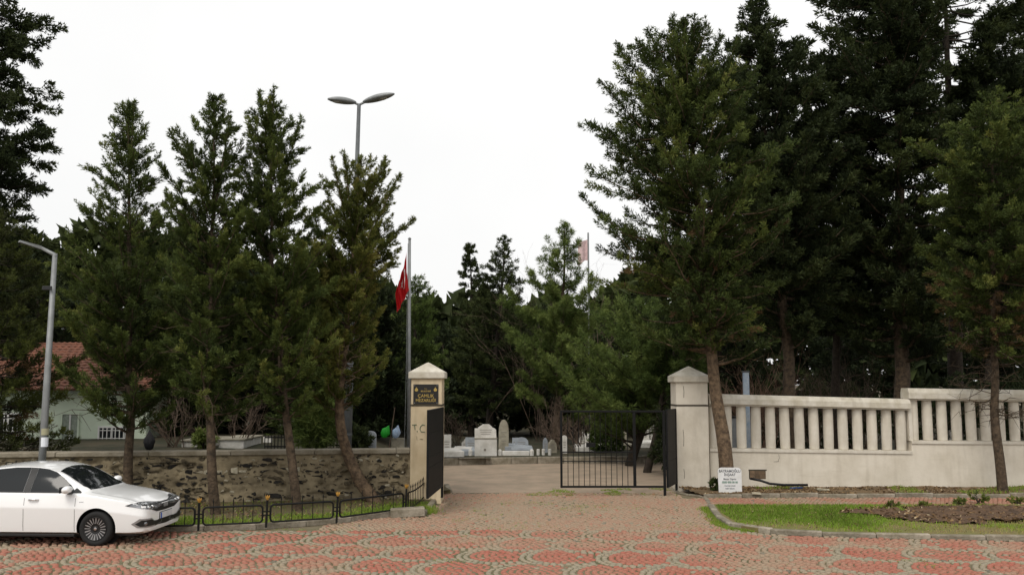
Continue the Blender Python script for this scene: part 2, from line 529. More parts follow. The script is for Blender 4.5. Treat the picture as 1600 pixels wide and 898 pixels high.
# tilled patch on the lawn
pc = gp(1540, 803, 0.1)
def till_mask(x, y):
    r = ((x - pc.x - 0.6) / 3.5) ** 2 + ((y - pc.y) / 1.35) ** 2 + (vnoise(x, y, 1.5, 5) - 0.5) * 0.8 + (vnoise(x, y, 5, 15) - 0.5) * 0.35
    return (r < 1) & (y < Y_LAWN_BACK - 0.1) & (y > np.interp(x, KRx, KRy) + 0.35)
grid_obj('tilled_soil', pc.x - 4, pc.x + 5, pc.y - 1.9, pc.y + 1.9, 170, 76, lambda X, Y: 0.066 + (0.03 + 0.13 * vnoise(X, Y, 3.2, 6) * vnoise(X, Y, 8, 7) + 0.06 * vnoise(X, Y, 14, 8)) * np.clip(1.35 - (((X - pc.x - 0.6) / 3.5) ** 2 + ((Y - pc.y) / 1.35) ** 2), 0, 1) ** .5, M['tilled'], mask=till_mask)
# drive behind the gate
DR = [(-1.95, 25.35), (5.7, 25.35), (9.0, 27.5), (15, 29.6), (26, 31), (26, 36), (12, 35.4), (6, 34.7), (1, 34.4), (-2.9, 33.6), (-2.75, 28)]
poly_obj('drive', DR, -0.004, M['drive'])
# terraces of the cemetery
def sstep(a, b, x):
    t = np.clip((x - a) / (b - a), 0, 1)
    return t * t * (3 - 2 * t)
def terr_z(X, Y):
    wall = np.interp(X, [-21, WL_A.x], [20.8, 23.4])
    left = 0.92 * sstep(-2.9, -6.0, X) + 0.22 + (0.25 * sstep(-2.9, -3.4, X))
    left = np.minimum(left, 1.08)
    back = 0.22 + 0.006 * np.clip(Y - 35, 0, 60)
    return np.where(X < -2.85, left, back) + (vnoise(X, Y, 0.8, 4) - 0.5) * 0.10
def terr_mask(x, y):
    left = (x < -2.85) & (y > np.interp(x, [-21.0, WL_A.x], [20.95, 23.55])) & ((x < -3.2) | (y > 24.6))
    back = (x >= -2.85) & (y > np.interp(x, [-2.9, 1, 6, 12, 26, 60], [33.7, 34.55, 34.85, 35.55, 36.2, 38]))
    return left | back
grid_obj('terrace', -60, 60, 20, 95, 151, 94, terr_z, M['terrace'], mask=terr_mask)

# ---- kerbs: every block a child of its kerb
def kerb_run(name, pts, h, w, seg=0.9, side=1, z0=-0.02, jit=0.012, skip=()):
    root = bpy.data.objects.new(name, None); COL.objects.link(root); struct(root)
    pts = [Vector((p[0], p[1])) for p in pts]
    L = [0]
    for a, b in zip(pts, pts[1:]): L.append(L[-1] + (b - a).length)
    n = max(1, int(L[-1] / seg)); n_ = [L[-1] * k / n for k in range(n + 1)]
    def P(s):
        for i in range(len(pts) - 1):
            if s <= L[i + 1] + 1e-9: return pts[i].lerp(pts[i + 1], (s - L[i]) / max(1e-6, L[i + 1] - L[i]))
        return pts[-1]
    for k in range(n):
        if k in skip: continue
        a, b = P(n_[k]), P(n_[k + 1])
        d = (b - a); ln = d.length; d.normalize()
        mb = MB(); j = random.uniform(-jit, jit)
        mb.box(-ln / 2 + 0.006, ln / 2 - 0.006, 0 if side > 0 else -w, w if side > 0 else 0, z0, h + j, bev=0.018)
        c = (a + b) / 2
        o = mb.build('kerb_stone', M['kerb'], root, loc=(c.x, c.y, 0))
        o.rotation_euler = (random.uniform(-.012, .012), random.uniform(-.006, .006), math.atan2(d.y, d.x) + random.uniform(-.012, .012))
    return root
kl = kerb_run('verge_kerb', KL, 0.115, 0.15, 1.0)
mb = MB(); mb.box(-0.42, 0.36, -0.1, 0.12, -0.09, 0.12, bev=0.025)
bp = gp(638, 808, 0.0)
o = mb.build('kerb_stone', M['kerb'], kl, loc=(bp.x, bp.y + 0.12, 0.085)); o.rotation_euler = (0.05, -0.04, 0.16)
kerb_run('drive_kerb', KC + [Vector((-1.80, 25.3, 0))], 0.10, 0.14, 0.55, side=1, jit=0.02)
kerb_run('lawn_kerb', KR, 0.10, 0.15, 1.0, jit=0.015)
kerb_run('bed_kerb', BED[2:], 0.105, 0.13, 1.0, jit=0.02)
kerb_run('gate_edging', [BED[0], BED[1], BED[2], KR[0]], 0.03, 0.12, 0.5, jit=0.01)
kerb_run('terrace_kerb', [(26, 36.1), (12, 35.4), (6, 34.7), (1, 34.4), (-2.95, 33.55)], 0.26, 0.18, 1.0, side=-1, jit=0.02)
kerb_run('terrace_side_kerb', [(-2.95, 33.5), (-2.8, 28), (-2.5, 25.0)], 0.5, 0.18, 1.0, side=-1, jit=0.02)

# ---- paving setts: fan pattern on the road, straight courses in the gateway
def in_paving(x, y):
    # signed masks against the kerbs
    a = (y > 10.5)
    kl_ = np.interp(x, KLx, KLy)
    left = (x < KL[-1].x) & (y < kl_ - 0.03)
    thr_l = np.interp(y, [18, KL[-1].y, KC[0].y, KC[1].y, KC[2].y, KC[3].y, 26], [KL[-1].x, KL[-1].x + .05, KC[0].x + .1, KC[1].x + .05, KC[2].x + .05, KC[3].x + .05, -1.75])
    edge_r = np.interp(y, [KR[3].y, KR[2].y, KR[1].y, KR[0].y, Y_LAWN_BACK, Y_BED, BED[1].y, BED[0].y, 27], [KR[3].x, KR[2].x - .05, KR[1].x - .05, KR[0].x - .08, 60, 60, BED[1].x - .1, BED[0].x - .06, BED[0].x])
    edge_r = np.where(y < KR[3].y, 60, edge_r)
    mid = (x >= KL[-1].x) & ((y < KL[-1].y) | (x > thr_l)) & (x < edge_r) & (y < 25.35)
    rk = (x > KR[0].x) & (y > np.interp(x, KRx, KRy) - 0.03) & (y < Y_LAWN_BACK + 0.03)
    bd = (x > BED[1].x - 0.1) & (y > Y_BED - 0.03)
    return a & (left | mid) & ~rk & ~bd
cx, cy, cang, ctint, cw, cl = [], [], [], [], [], []
Y_FAN = 19.0
RAD, STEP, PY = 0.80, 1.02, 1.46
def fan_centres():
    for i in range(-20, 21):
        for j in range(-9, 10):
            yield i * STEP, (j + 0.5 * (i % 2)) * PY, i
FA = R(27)
def to_w(u, v): return u * math.cos(FA) - v * math.sin(FA), u * math.sin(FA) + v * math.cos(FA) + 14.0
cent = [(c[0] + random.uniform(-.09, .09), c[1] + random.uniform(-.07, .07), c[2]) for c in fan_centres()]
ca = np.array([(c[0], c[1]) for c in cent])
for (fx, fy, fi) in cent:
    wx_, wy_ = to_w(fx, fy)
    if wy_ < 10.5 or wy_ > 20.5 or abs(wx_) > 15.5: continue
    for k in range(1, 10):
        r = k * 0.1 - 0.035
        if r > RAD * 1.35: break
        n = max(3, int(2 * math.pi * r / 0.112))
        t = (np.arange(n) + (k % 2) * 0.5) / n * 2 * math.pi
        x, y = fx + r * np.cos(t) * 1.25, fy + r * np.sin(t)
        # this fan is seen where no fan further right covers it
        right = ca[(ca[:, 0] > fx + 0.3) & (ca[:, 0] < fx + 2.6) & (abs(ca[:, 1] - fy) < 1.9)]
        cov = np.zeros(n, bool)
        for q in right: cov |= ((x - q[0]) / 1.25) ** 2 + (y - q[1]) ** 2 < (RAD + 0.02) ** 2
        near = (r <= RAD)
        X_, Y_ = to_w(x, y)
        keep = (~cov) & near & (Y_ < Y_FAN) & in_paving(X_, Y_)
        for xx, yy, tt in zip(X_[keep], Y_[keep], t[keep] + FA):
            cx.append(xx); cy.append(yy); cang.append(tt); cw.append(0.094); cl.append(0.106)
            ring = r / RAD
            ctint.append(0.88 if ring < 0.76 else 0.27)
cx, cy, cang, ctint, cw, cl = map(np.array, (cx, cy, cang, ctint, cw, cl))
# straight courses in the gateway and on the footpath behind the lawn
gx, gy = np.meshgrid(np.arange(-4, 24, 0.115), np.arange(17.0, 25.4, 0.112))
gx = gx + (np.round(gy / 0.112).astype(int) % 2) * 0.057
gx, gy = gx.ravel() + rng.normal(0, .006, gx.size), gy.ravel() + rng.normal(0, .005, gx.size)
gy = gy + 0.06 * np.sin(gx * 1.7)
k = (gy >= Y_FAN - 0.02) & in_paving(gx, gy)
gx, gy = gx[k], gy[k]
rowt = 0.50 + 0.15 * (vnoise(gx, gy, 0.7, 9) - 0.4)
rowt = np.where((gx > KR[0].x) & (gy > Y_LAWN_BACK - .1), 0.74, rowt)
cx = np.concatenate([cx, gx]); cy = np.concatenate([cy, gy]); cang = np.concatenate([cang, np.zeros(len(gx))])
ctint = np.concatenate([ctint, rowt]); cw = np.concatenate([cw, np.full(len(gx), .098)]); cl = np.concatenate([cl, np.full(len(gx), .102)])
N = len(cx)
dirt = vnoise(cx, cy, 0.55, 11) * 0.6 + vnoise(cx, cy, 1.7, 12) * 0.4
ctint = np.where(ctint > 0.7, ctint - np.clip(dirt - 0.42, 0, 1) * 0.75, np.where(ctint < 0.35, ctint + np.clip(dirt - 0.42, 0, 1) * 0.55, ctint))
ctint = np.clip(ctint + rng.normal(0, 0.045, N), 0.02, 0.98)
mism = rng.random(N) < 0.07
ctint[mism] = rng.uniform(0.05, 0.9, mism.sum())
base = np.array([[-.5, -.5], [.5, -.5], [.5, .5], [-.5, .5]])
co, si = np.cos(cang), np.sin(cang)
def corners(sx, sy):
    lx, ly = base[:, 0][None] * sx[:, None], base[:, 1][None] * sy[:, None]
    return cx[:, None] + lx * co[:, None] - ly * si[:, None], cy[:, None] + lx * si[:, None] + ly * co[:, None]
jw, jl = cw * rng.uniform(.88, 1.0, N), cl * rng.uniform(.88, 1.0, N)
zt = 0.012 + rng.normal(0, 0.006, N) + (vnoise(cx, cy, 0.9, 14) - 0.5) * 0.03
x1, y1 = corners(jw, jl)
x2, y2 = corners(jw * 0.78, jl * 0.78)
tl = rng.normal(0, 0.0025, (N, 4))
V = np.concatenate([np.stack([x1, y1, np.full((N, 4), -0.03)], 2), np.stack([x2, y2, zt[:, None] + tl], 2)], 1).reshape(-1, 3)
o8 = (np.arange(N) * 8)[:, None]
Q = np.concatenate([o8 + np.array([[4, 5, 6, 7]]), o8 + np.array([[0, 1, 5, 4]]), o8 + np.array([[1, 2, 6, 5]]), o8 + np.array([[2, 3, 7, 6]]), o8 + np.array([[3, 0, 4, 7]])])
M['sett'] = attr_mat('paving_setts', [(0.0, (0.12, 0.11, 0.085)), (0.25, (0.29, 0.255, 0.185)), (0.45, (0.315, 0.24, 0.168)), (0.6, (0.335, 0.21, 0.145)), (0.78, (0.345, 0.165, 0.115)), (1.0, (0.36, 0.12, 0.085))], 0.85, noise=0.14, nscale=26)
setts = link('setts', np_mesh('setts', V, Q, M['sett'], tint=np.repeat(ctint, 8)), road)
stuff(setts)

# ---- grass
M['grass'] = attr_mat('grass_blades', [(0.0, (0.07, 0.11, 0.015)), (0.45, (0.20, 0.32, 0.035)), (0.75, (0.30, 0.36, 0.065)), (1.0, (0.38, 0.30, 0.13))], 0.7, transl=0.3)
def grass(name, label, x, y, z, hgt, tint):
    n = len(x)
    a = rng.uniform(0, 2 * math.pi, n)
    w = rng.uniform(.006, .013, n)
    lean = rng.normal(0, .35, (n, 2)) * hgt[:, None]
    p = np.stack([x, y, z], 1)
    s = np.stack([np.cos(a) * w, np.sin(a) * w, np.zeros(n)], 1)
    top = p + np.stack([lean[:, 0], lean[:, 1], hgt], 1)
    v = np.stack([p - s, p + s, top], 1).reshape(-1, 3)
    q = np.arange(n * 3).reshape(-1, 3)
    o = link(name, np_mesh(name, v, q, M['grass'], tint=np.repeat(tint, 3)))
    tag(o, label, 'grass')
    return stuff(o)
def scatter(x0, x1, y0, y1, n, mask):
    x, y = rng.uniform(x0, x1, n), rng.uniform(y0, y1, n)
    k = mask(x, y)
    return x[k], y[k]
def lawn_in(x, y):
    return (x > np.interp(y, [KR[3].y, KR[2].y, KR[1].y, KR[0].y, 30], [KR[3].x, KR[2].x, KR[1].x, KR[0].x, KR[0].x]) + .18) & (y > np.interp(x, KRx, KRy) + 0.2) & (y < Y_LAWN_BACK - .08)
x, y = scatter(4, 16, 16.5, 22.2, 90000, lambda x, y: lawn_in(x, y) & ~till_mask(x, y))
d = vnoise(x, y, .9, 21) * .6 + vnoise(x, y, 2.6, 22) * .4
dry = np.clip((x - 7.4) / 3.2, 0, 1) * .45 + np.clip(1.2 - (y - np.interp(x, KRx, KRy)), 0, 1) * .35
keep = rng.random(len(x)) < np.clip(1.45 - d * 1.25 - dry * 1.3, .10, 1)
x, y, d, dry = x[keep], y[keep], d[keep], dry[keep]
grass('lawn_grass', 'bright green patchy grass inside the kerbed lawn by the white wall', x, y, np.full(len(x), .08), rng.uniform(.03, .085, len(x)), np.clip(.30 + (d - .5) * .5 + dry * 1.1 + rng.normal(0, .1, len(x)), 0, 1))
vpoly = np.array(verge_pts)
def in_poly(x, y, P):
    c = np.zeros(len(x), bool)
    j = len(P) - 1
    for i in range(len(P)):
        cond = ((P[i, 1] > y) != (P[j, 1] > y)) & (x < (P[j, 0] - P[i, 0]) * (y - P[i, 1]) / (P[j, 1] - P[i, 1] + 1e-12) + P[i, 0])
        c ^= cond
        j = i
    return c
x, y = scatter(-14, -1.5, 17.8, 24, 100000, lambda x, y: in_poly(x, y, vpoly))
near = np.clip((y - np.interp(x, KLx, KLy)) / 2.2, 0, 1)
d = vnoise(x, y, .9, 31) * .6 + vnoise(x, y, 2.6, 32) * .4
keep = rng.random(len(x)) < np.clip(1.25 - near * 1.7 - (d - .5) * 1.2, .03, 1)
x, y, d = x[keep], y[keep], d[keep]
grass('verge_grass', 'short mossy grass on the verge between low fence and stone wall', x, y, np.full(len(x), .095), rng.uniform(.025, .09, len(x)), np.clip(.42 + (d - .5) * .6 + rng.normal(0, .12, len(x)), 0, 1))
# weeds in paving joints, bed edges and below the gate
def weed_mask(x, y):
    return (vnoise(x, y, .75, 41) * .55 + vnoise(x, y, 2.8, 42) * .45 > np.where(y > 19, .60, .70)) & in_paving(x, y)
x, y = scatter(-8, 13, 14, 25.2, 60000, weed_mask)
g1 = gp(905, 766)
x2, y2 = scatter(g1.x - 1.6, g1.x + 2.6, g1.y - 1.2, g1.y + .5, 9000, lambda x, y: vnoise(x, y, 2.2, 44) * .6 + vnoise(x, y, 6, 45) * .4 > .56)
x3, y3 = scatter(4.6, 16, Y_BED + .1, Y_WALL_R, 9000, lambda x, y: vnoise(x, y, 1.1, 43) > .62)
# along kerbs
tt = rng.uniform(0, 1, 4500); ii = rng.integers(0, 4, 4500)
kx = np.array([p.x for p in KR]); ky = np.array([p.y for p in KR])
x4 = kx[ii] + (kx[ii + 1] - kx[ii]) * tt - np.abs(rng.normal(0, .09, 4500)); y4 = ky[ii] + (ky[ii + 1] - ky[ii]) * tt - np.abs(rng.normal(0, .05, 4500))
kc = gp(665, 800)
x5, y5 = rng.normal(kc.x, .13, 700), rng.normal(kc.y, .16, 700)
X = np.concatenate([x, x2, x3, x4, x5]); Y = np.concatenate([y, y2, y3, y4, y5])
Z = np.concatenate([np.zeros(len(x) + len(x2)), bed_z(x3, y3) - .01, np.zeros(len(x4) + len(x5))])
H = np.concatenate([rng.uniform(.008, .024, len(x)), rng.uniform(.012, .035, len(x2)), rng.uniform(.03, .1, len(x3)), rng.uniform(.02, .08, len(x4)), rng.uniform(.05, .2, len(x5))])
grass('joint_weeds', 'moss and weeds growing in the paving joints and along kerbs', X, Y, Z, H, np.clip(rng.normal(.55, .2, len(X)), 0, 1))

# ---- fallen leaves, needles and clods
def litter(name, label, X, Y, Z, sz, m):
    n = len(X)
    a = unit_(rng.normal(0, 1, (n, 3)) * [1, 1, .45]); b = unit_(np.cross(a, rng.normal(0, 1, (n, 3)) * [.5, .5, 1]))
    p = np.stack([X, Y, Z], 1)
    v = np.stack([p - a * sz[:, None], p + b * (sz * .45)[:, None], p + a * sz[:, None], p - b * (sz * .45)[:, None]], 1).reshape(-1, 3)
    o = link(name, np_mesh(name, v, np.arange(n * 4).reshape(-1, 4), m, tint=np.repeat(rng.random(n), 4)))
    tag(o, label, 'litter'); return stuff(o)
def unit_(a): return a / np.maximum(1e-9, np.linalg.norm(a, axis=-1, keepdims=True))
M['litter'] = attr_mat('leaf_litter', [(0.0, (0.05, 0.03, 0.016)), (0.5, (0.16, 0.095, 0.045)), (0.85, (0.27, 0.18, 0.09)), (1.0, (0.42, 0.34, 0.22))], 0.9)
x1, y1 = scatter(4.7, 18, Y_BED + .12, Y_WALL_R, 5200, lambda x, y: vnoise(x, y, 1.6, 71) > .3)
x2, y2 = scatter(pc.x - 4, 15, pc.y - 1.9, pc.y + 1.9, 6500, till_mask)
x3, y3 = scatter(-12, -2, 18, 23.6, 5000, lambda x, y: in_poly(x, y, vpoly) & (vnoise(x, y, 1.2, 72) > .35))
x4, y4 = scatter(-9, 14, 14, 25, 3800, lambda x, y: in_paving(x, y) & (vnoise(x, y, .8, 73) * .6 + vnoise(x, y, 3, 74) * .4 > .56))
x5, y5 = scatter(4.7, 13, 17, 22, 1500, lawn_in)
litter('leaf_litter', 'scattered brown leaves and clods over soil bed, verge and paving', np.concatenate([x1, x2, x3, x4, x5]), np.concatenate([y1, y2, y3, y4, y5]),
       np.concatenate([bed_z(x1, y1) + .012, .10 + .07 * rng.random(len(x2)), np.full(len(x3), .115), np.full(len(x4), .03), np.full(len(x5), .12)]),
       np.concatenate([rng.uniform(.015, .05, len(x1)), rng.uniform(.02, .06, len(x2)), rng.uniform(.015, .04, len(x3)), rng.uniform(.008, .022, len(x4)), rng.uniform(.015, .03, len(x5))]), M['litter'])

# ================================================================== WALLS, PILLARS, GATES
# ---- gate pillars
def pillar_cap(w, h):
    c = MB(); e = w / 2 + 0.065
    c.box(-e, e, -e, e, 0, h * 0.38, bev=0.012)
    t = e - 0.004
    z1, z2 = h * 0.38 + 0.001, h
    c.add([(-t, -t, z1), (t, -t, z1), (t, t, z1), (-t, t, z1), (-.05, -.05, z2 - .02), (.05, -.05, z2 - .02), (.05, .05, z2 - .02), (-.05, .05, z2 - .02), (0, 0, z2)],
          [(0, 1, 5, 4), (1, 2, 6, 5), (2, 3, 7, 6), (3, 0, 4, 7), (4, 5, 8), (5, 6, 8), (6, 7, 8), (7, 4, 8), (3, 2, 1, 0)])
    return c
def pillar(name, label, xc, yf, w, ztop, zcap, zled, m):
    root = thing(name, label, 'pillar', (xc, yf + w / 2, 0))
    mb = MB(); mb.box(-w / 2, w / 2, -w / 2, w / 2, -0.05, zled, bev=0.012); mb.build('shaft', m, root)
    mb = MB(); e = w / 2 + 0.012; mb.box(-e, e, -e, e, zled + .001, zled + .035); mb.build('string_course', M['crack'], root)
    mb = MB(); e = w / 2 - 0.004; mb.box(-e, e, -e, e, zled + .036, zcap, bev=0.01); mb.build('neck', m, root)
    pillar_cap(w, ztop - zcap).build('cap', M['cap'], root, loc=(0, 0, zcap + .001))
    return root
YPL = 23.2
a, b = at(641, 700, YPL), at(690, 700, YPL)
wl_ = b.x - a.x
PLX = (a.x + b.x) / 2
PL = pillar('gate_pillar', 'cream gate pillar with a black name plaque and faded graffiti', PLX, YPL, wl_, at(660, 566, YPL + .4).z, at(660, 591, YPL).z, at(660, 634, YPL).z, M['pillar_l'])
# plaque
pz0, pz1 = at(665, 631, YPL).z, at(665, 600, YPL).z
px0, px1 = at(646, 615, YPL).x, at(685, 615, YPL).x
pc_ = ((px0 + px1) / 2 - PLX, -wl_ / 2 - 0.012, (pz0 + pz1) / 2)
pw, ph = px1 - px0, pz1 - pz0
mb = MB(); mb.box(-pw / 2, pw / 2, 0, 0.02, -ph / 2, ph / 2, bev=.004)
plq = mb.build('name_plaque', M['plaque'], PL, loc=(pc_[0], pc_[1] - .008, pc_[2]))
text_mesh('lettering', 'ÇAMLIK', .118, M['gold'], plq, (0, -.003, -.045), bold=.001, sx=1.0)
text_mesh('lettering', 'MEZARLIĞI', .108, M['gold'], plq, (0, -.003, -.16), bold=.001, sx=.98)
text_mesh('lettering', 'BELEDİYESİ', .05, M['gold'], plq, (0, -.003, .075), bold=.001)
text_mesh('lettering', 'T.C.', .045, M['gold'], plq, (0, -.003, .135))
for s in (-1, 1):
    mb = MB()
    poly = [(0.058 * math.cos(t), 0.058 * math.sin(t) * .9) for t in np.linspace(math.pi * .75, math.pi * 2.25, 14)] + [(0.018, .062), (0.0, .10), (-0.018, .062)]
    mb.prism(poly, -.003, 0.002)
    mb.build('emblem', M['gold'], plq, loc=(s * pw * .38, 0, .11)).scale = (.75, 1, .75)
    for u in (-1, 1):
        mb = MB(); mb.lathe([(.012, -.004), (.012, .003), (.006, .006)], n=8, axis='y'); mb.build('screw', M['galv'], plq, loc=(s * pw * .45, -.006, u * ph * .44))
# graffiti T.C. strokes
def strokes(segs, m, par):
    for sg in segs:
        mb = MB()
        mb.tube([(p[0], -wl_ / 2 - .002, p[1]) for p in sg], .014, 5)
        o = mb.build('graffiti', m, par)
def gpt(px, py):
    p = at(px, py, YPL); return (p.x - PLX, p.z)
strokes([[gpt(644, 663.5), gpt(651, 663)], [gpt(647.5, 663), gpt(648.5, 671)], [gpt(651.6, 672.5), gpt(652.2, 674.5)],
         [gpt(664, 664), gpt(660, 663), gpt(657, 666), gpt(656, 670), gpt(658, 674), gpt(664, 674.5)]], M['graf'], PL)
strokes([[gpt(651, 681), gpt(651.5, 687)], [gpt(656, 685), gpt(661, 685.5)]], M['graf2'], PL)

YPR = Y_WALL_R
a, b = at(1057, 700, YPR), at(1107, 700, YPR)
wr_ = b.x - a.x
PRX = (a.x + b.x) / 2
PR = pillar('gate_pillar', 'plain off-white gate pillar joined to the balustrade wall', PRX, YPR - .1, wr_, at(1080, 572, YPR + .3).z, at(1080, 597, YPR).z, at(1080, 634, YPR).z, M['cream'])
for (xx, z0, z1) in [(-.27, .35, .62), (-.27, 1.25, 1.72), (-.24, 2.62, 2.95)]:
    mb = MB(); mb.tube([(xx, 0, z0), (xx + .012, 0, (z0 + z1) / 2), (xx - .006, 0, z1)], .006, 4)
    mb.build('crack', M['crack'], PR, loc=(0, -wr_ / 2 - .001, 0))

# ---- white balustrade wall
BW = thing('balustrade_wall', 'long off-white wall with round balusters under a sloped rail', 'wall', (PRX + wr_ / 2, YPR + .12, 0))
bx = BW.location.x
def rz(px, py): return at(px, py, YPR + .1).z
def rx(px): return at(px, 680, YPR + .1).x - bx
# (x0, x1, top-left z, top-right z, rail bottom, ledge)
secs = [(1109, 1426, 615, 623, 15, 702, 706, 14), (1424, 1760, 606, 611, 16, 690, 692.5, 16)]
for si, (p0, p1, t0, t1, rh, l0, l1, nb) in enumerate(secs):
    X0, X1 = rx(p0), rx(p1)
    if si == 0: X1 = rx(1424)
    zt0, zt1 = rz(p0, t0), rz(p1, t1)
    zl0, zl1 = rz(p0, l0), rz(p1, l1)
    th = rh / 54.0
    def lz(x, a_, b_): return a_ + (b_ - a_) * (x - X0) / (X1 - X0)
    # base
    mb = MB()
    v = [(X0, 0, -.1), (X1, 0, -.1), (X1, 0, zl1 - .05), (X0, 0, zl0 - .05)]
    mb.add(v + [(x, .42, z) for x, _, z in v], [(0, 1, 2, 3), (7, 6, 5, 4), (3, 2, 6, 7), (1, 5, 6, 2), (4, 0, 3, 7), (0, 4, 5, 1)])
    mb.build('base', M['cream'], BW)
    mb = MB()
    v = [(X0, -.035, zl0 - .049), (X1, -.035, zl1 - .049), (X1, -.035, zl1 + .03), (X0, -.035, zl0 + .03)]
    mb.add(v + [(x, .455, z) for x, _, z in v], [(0, 1, 2, 3), (7, 6, 5, 4), (3, 2, 6, 7), (1, 5, 6, 2), (4, 0, 3, 7), (0, 4, 5, 1)])
    mb.build('ledge', M['cream2'], BW)
    # rail: bevelled profile swept along the slope
    prof = [(-.07, 0), (-.07, th * .55), (-.02, th * .97), (.06, th), (.36, th), (.44, th * .97), (.49, th * .55), (.49, 0)]
    xa, xb = X0 - (0 if si == 0 else .04), X1 + (.0 if si == 0 else 0)
    mb = MB(); n = len(prof)
    v = [(xa, y_, zt0 - th + z_) for y_, z_ in prof] + [(xb, y_, zt1 - th + z_) for y_, z_ in prof]
    mb.add(v, [tuple(range(n)), tuple(range(2 * n - 1, n - 1, -1))] + [(k, n + k, n + (k + 1) % n, (k + 1) % n) for k in range(n)])
    mb.build('rail', M['cap'], BW)
    mb = MB()
    v = [(X0, .02, zt0 - th - .05), (X1, .02, zt1 - th - .05), (X1, .02, zt1 - th), (X0, .02, zt0 - th)]
    mb.add(v + [(x, .40, z - .0) for x, _, z in v], [(0, 1, 2, 3), (7, 6, 5, 4), (1, 5, 6, 2), (4, 0, 3, 7), (0, 4, 5, 1)])
    mb.build('soffit', M['cream2'], BW)
    bm_ = None
    sp = (22.55 / 54.0) * 1.0
    xk = X0 + (.13 if si == 0 else .16)
    while xk < X1 - .05:
        h0, h1 = lz(xk, zl0, zl1) + .03, lz(xk, zt0, zt1) - th - .05
        if bm_ is None:
            mb = MB(); mb.lathe([(.128, 0), (.138, .03), (.142, .3), (.142, .7), (.138, .95), (.132, 1.0)], n=18)
            ob = mb.build('baluster', M['cream2'], BW, smooth=True); bm_ = ob.data
        else:
            ob = link('baluster', bm_, BW)
        ob.location = (xk, .21, h0 - .002); ob.scale = (1, 1, (h1 - h0) + .004)
        ob.rotation_euler = (0, random.uniform(-.012, .012), random.uniform(0, 6))
        xk += sp
    if si == 1:
        mb = MB(); mb.box(X0 - .03, X0 + .07, .03, .39, zl0 + .03, zt0 - th - .052); mb.build('end_post', M['cream2'], BW)
# meter hatch, cracks and block joints on the base
hx0, hx1, hz0, hz1 = rx(1170), rx(1195), rz(1180, 748), rz(1180, 735)
mb = MB(); mb.box(hx0 - .03, hx1 + .03, -.006, .02, hz1, hz1 + .035); mb.box(hx0 - .02, hx0, -.006, .02, hz0, hz1); mb.build('hatch_frame', M['crack'], BW)
mb = MB(); mb.box(hx0, hx1, -.003, .02, hz0, hz1); hb = mb.build('hatch', M['brick'], BW)
for i in range(3):
    for j in range(2):
        w3, h2 = (hx1 - hx0) / 3, (hz1 - hz0) / 2
        mb = MB(); mb.box(hx0 + w3 * i + .01, hx0 + w3 * (i + 1) - .01, -.012, -.002, hz0 + h2 * j + .01, hz0 + h2 * (j + 1) - .01, bev=.004); mb.build('brick', M['brick'], hb)
for k, pts in enumerate([[(1216, 709), (1217, 715), (1215, 720)], [(1208, 721), (1216, 720.5)], [(1330, 727), (1352, 728)], [(1180, 723), (1205, 724)], [(1295, 735), (1325, 737)], [(1245, 742), (1290, 744)], [(1440, 716), (1475, 717)], [(1480, 730), (1530, 731)], [(1120, 726), (1121, 742)]]):
    mb = MB(); mb.tube([(rx(p[0]), -.001, rz(*p)) for p in pts], .0055 if k < 2 else .003, 4); mb.build('crack', M['crack'] if k < 2 else M['cream2'], BW)

# ---- rubble stone wall on the left
LW = 17.0
zc = 1.36
SW = thing('stone_wall', 'old rubble stone wall with crumbling mortar and concrete coping', 'wall', (WL_A.x, WL_A.y, 0), math.atan2(-WL_DIR.y, -WL_DIR.x))
# local x runs from -LW to 0, front face at y = 0 (toward the road is -y)
nx, nz = 420, 34
xs, zs = np.linspace(-LW, -.002, nx), np.linspace(-.05, zc - .12, nz)
Xg, Zg = np.meshgrid(xs, zs)
n1 = vnoise(Xg, Zg * 2.2, 1.6, 51); n2 = vnoise(Xg, Zg * 1.8, 5.5, 52); n3 = vnoise(Xg, Zg, 13, 53)
pit = np.clip(n2 * .7 + n3 * .3 - .60, 0, 1) * .30
Yg = (n1 - .5) * .035 + (n3 - .5) * .018 + pit
v = np.concatenate([np.stack([Xg.ravel(), Yg.ravel(), Zg.ravel()], 1)])
i = np.arange(nx * nz).reshape(nz, nx)
q = np.stack([i[:-1, :-1].ravel(), i[:-1, 1:].ravel(), i[1:, 1:].ravel(), i[1:, :-1].ravel()], 1)
link('mortar_face', np_mesh('mortar_face', v, q, M['mortar'], smooth=False), SW)
mb = MB(); mb.box(-LW, 0, .13, .42, -.05, zc - .121); mb.build('core', M['mortar'], SW)
xx = -LW
while xx < -.02:
    x2 = min(xx + random.uniform(1.9, 2.4), -.004)
    mb = MB(); mb.box(xx + .006, x2 - .002, -.07, .47, zc - .12, zc + random.uniform(-.012, .012), bev=.015)
    mb.build('coping_stone', M['coping'], SW); xx = x2
protos = []
for k in range(10):
    bm = bmesh.new()
    for _ in range(15):
        c = Vector([random.uniform(-.5, .5) for _ in range(3)])
        c.y = math.copysign(random.uniform(.3, .5), c.y)
        f = .5 / max(abs(c.x), abs(c.z)); c.x *= f * random.uniform(.75, 1); c.z *= f * random.uniform(.75, 1)
        bm.verts.new(c)
    bmesh.ops.convex_hull(bm, input=bm.verts[:])
    me = bpy.data.meshes.new('stone'); bm.to_mesh(me); bm.free(); protos.append(me)
def proto_with(m):
    out = []
    for p in protos:
        c = p.copy(); c.materials.clear(); c.materials.append(m); out.append(c)
    return out
PS = {'d': proto_with(M['stone_d']), 'm': proto_with(M['stone_m']), 'p': proto_with(M['stone_p'])}
def put_stone(x, z, w, h, kind, proud=0.02):
    o = link('stone', random.choice(PS[kind]), SW)
    o.scale = (w, .16, h); o.location = (x, .08 - proud, z); o.rotation_euler = (0, random.uniform(-.16, .16), 0)
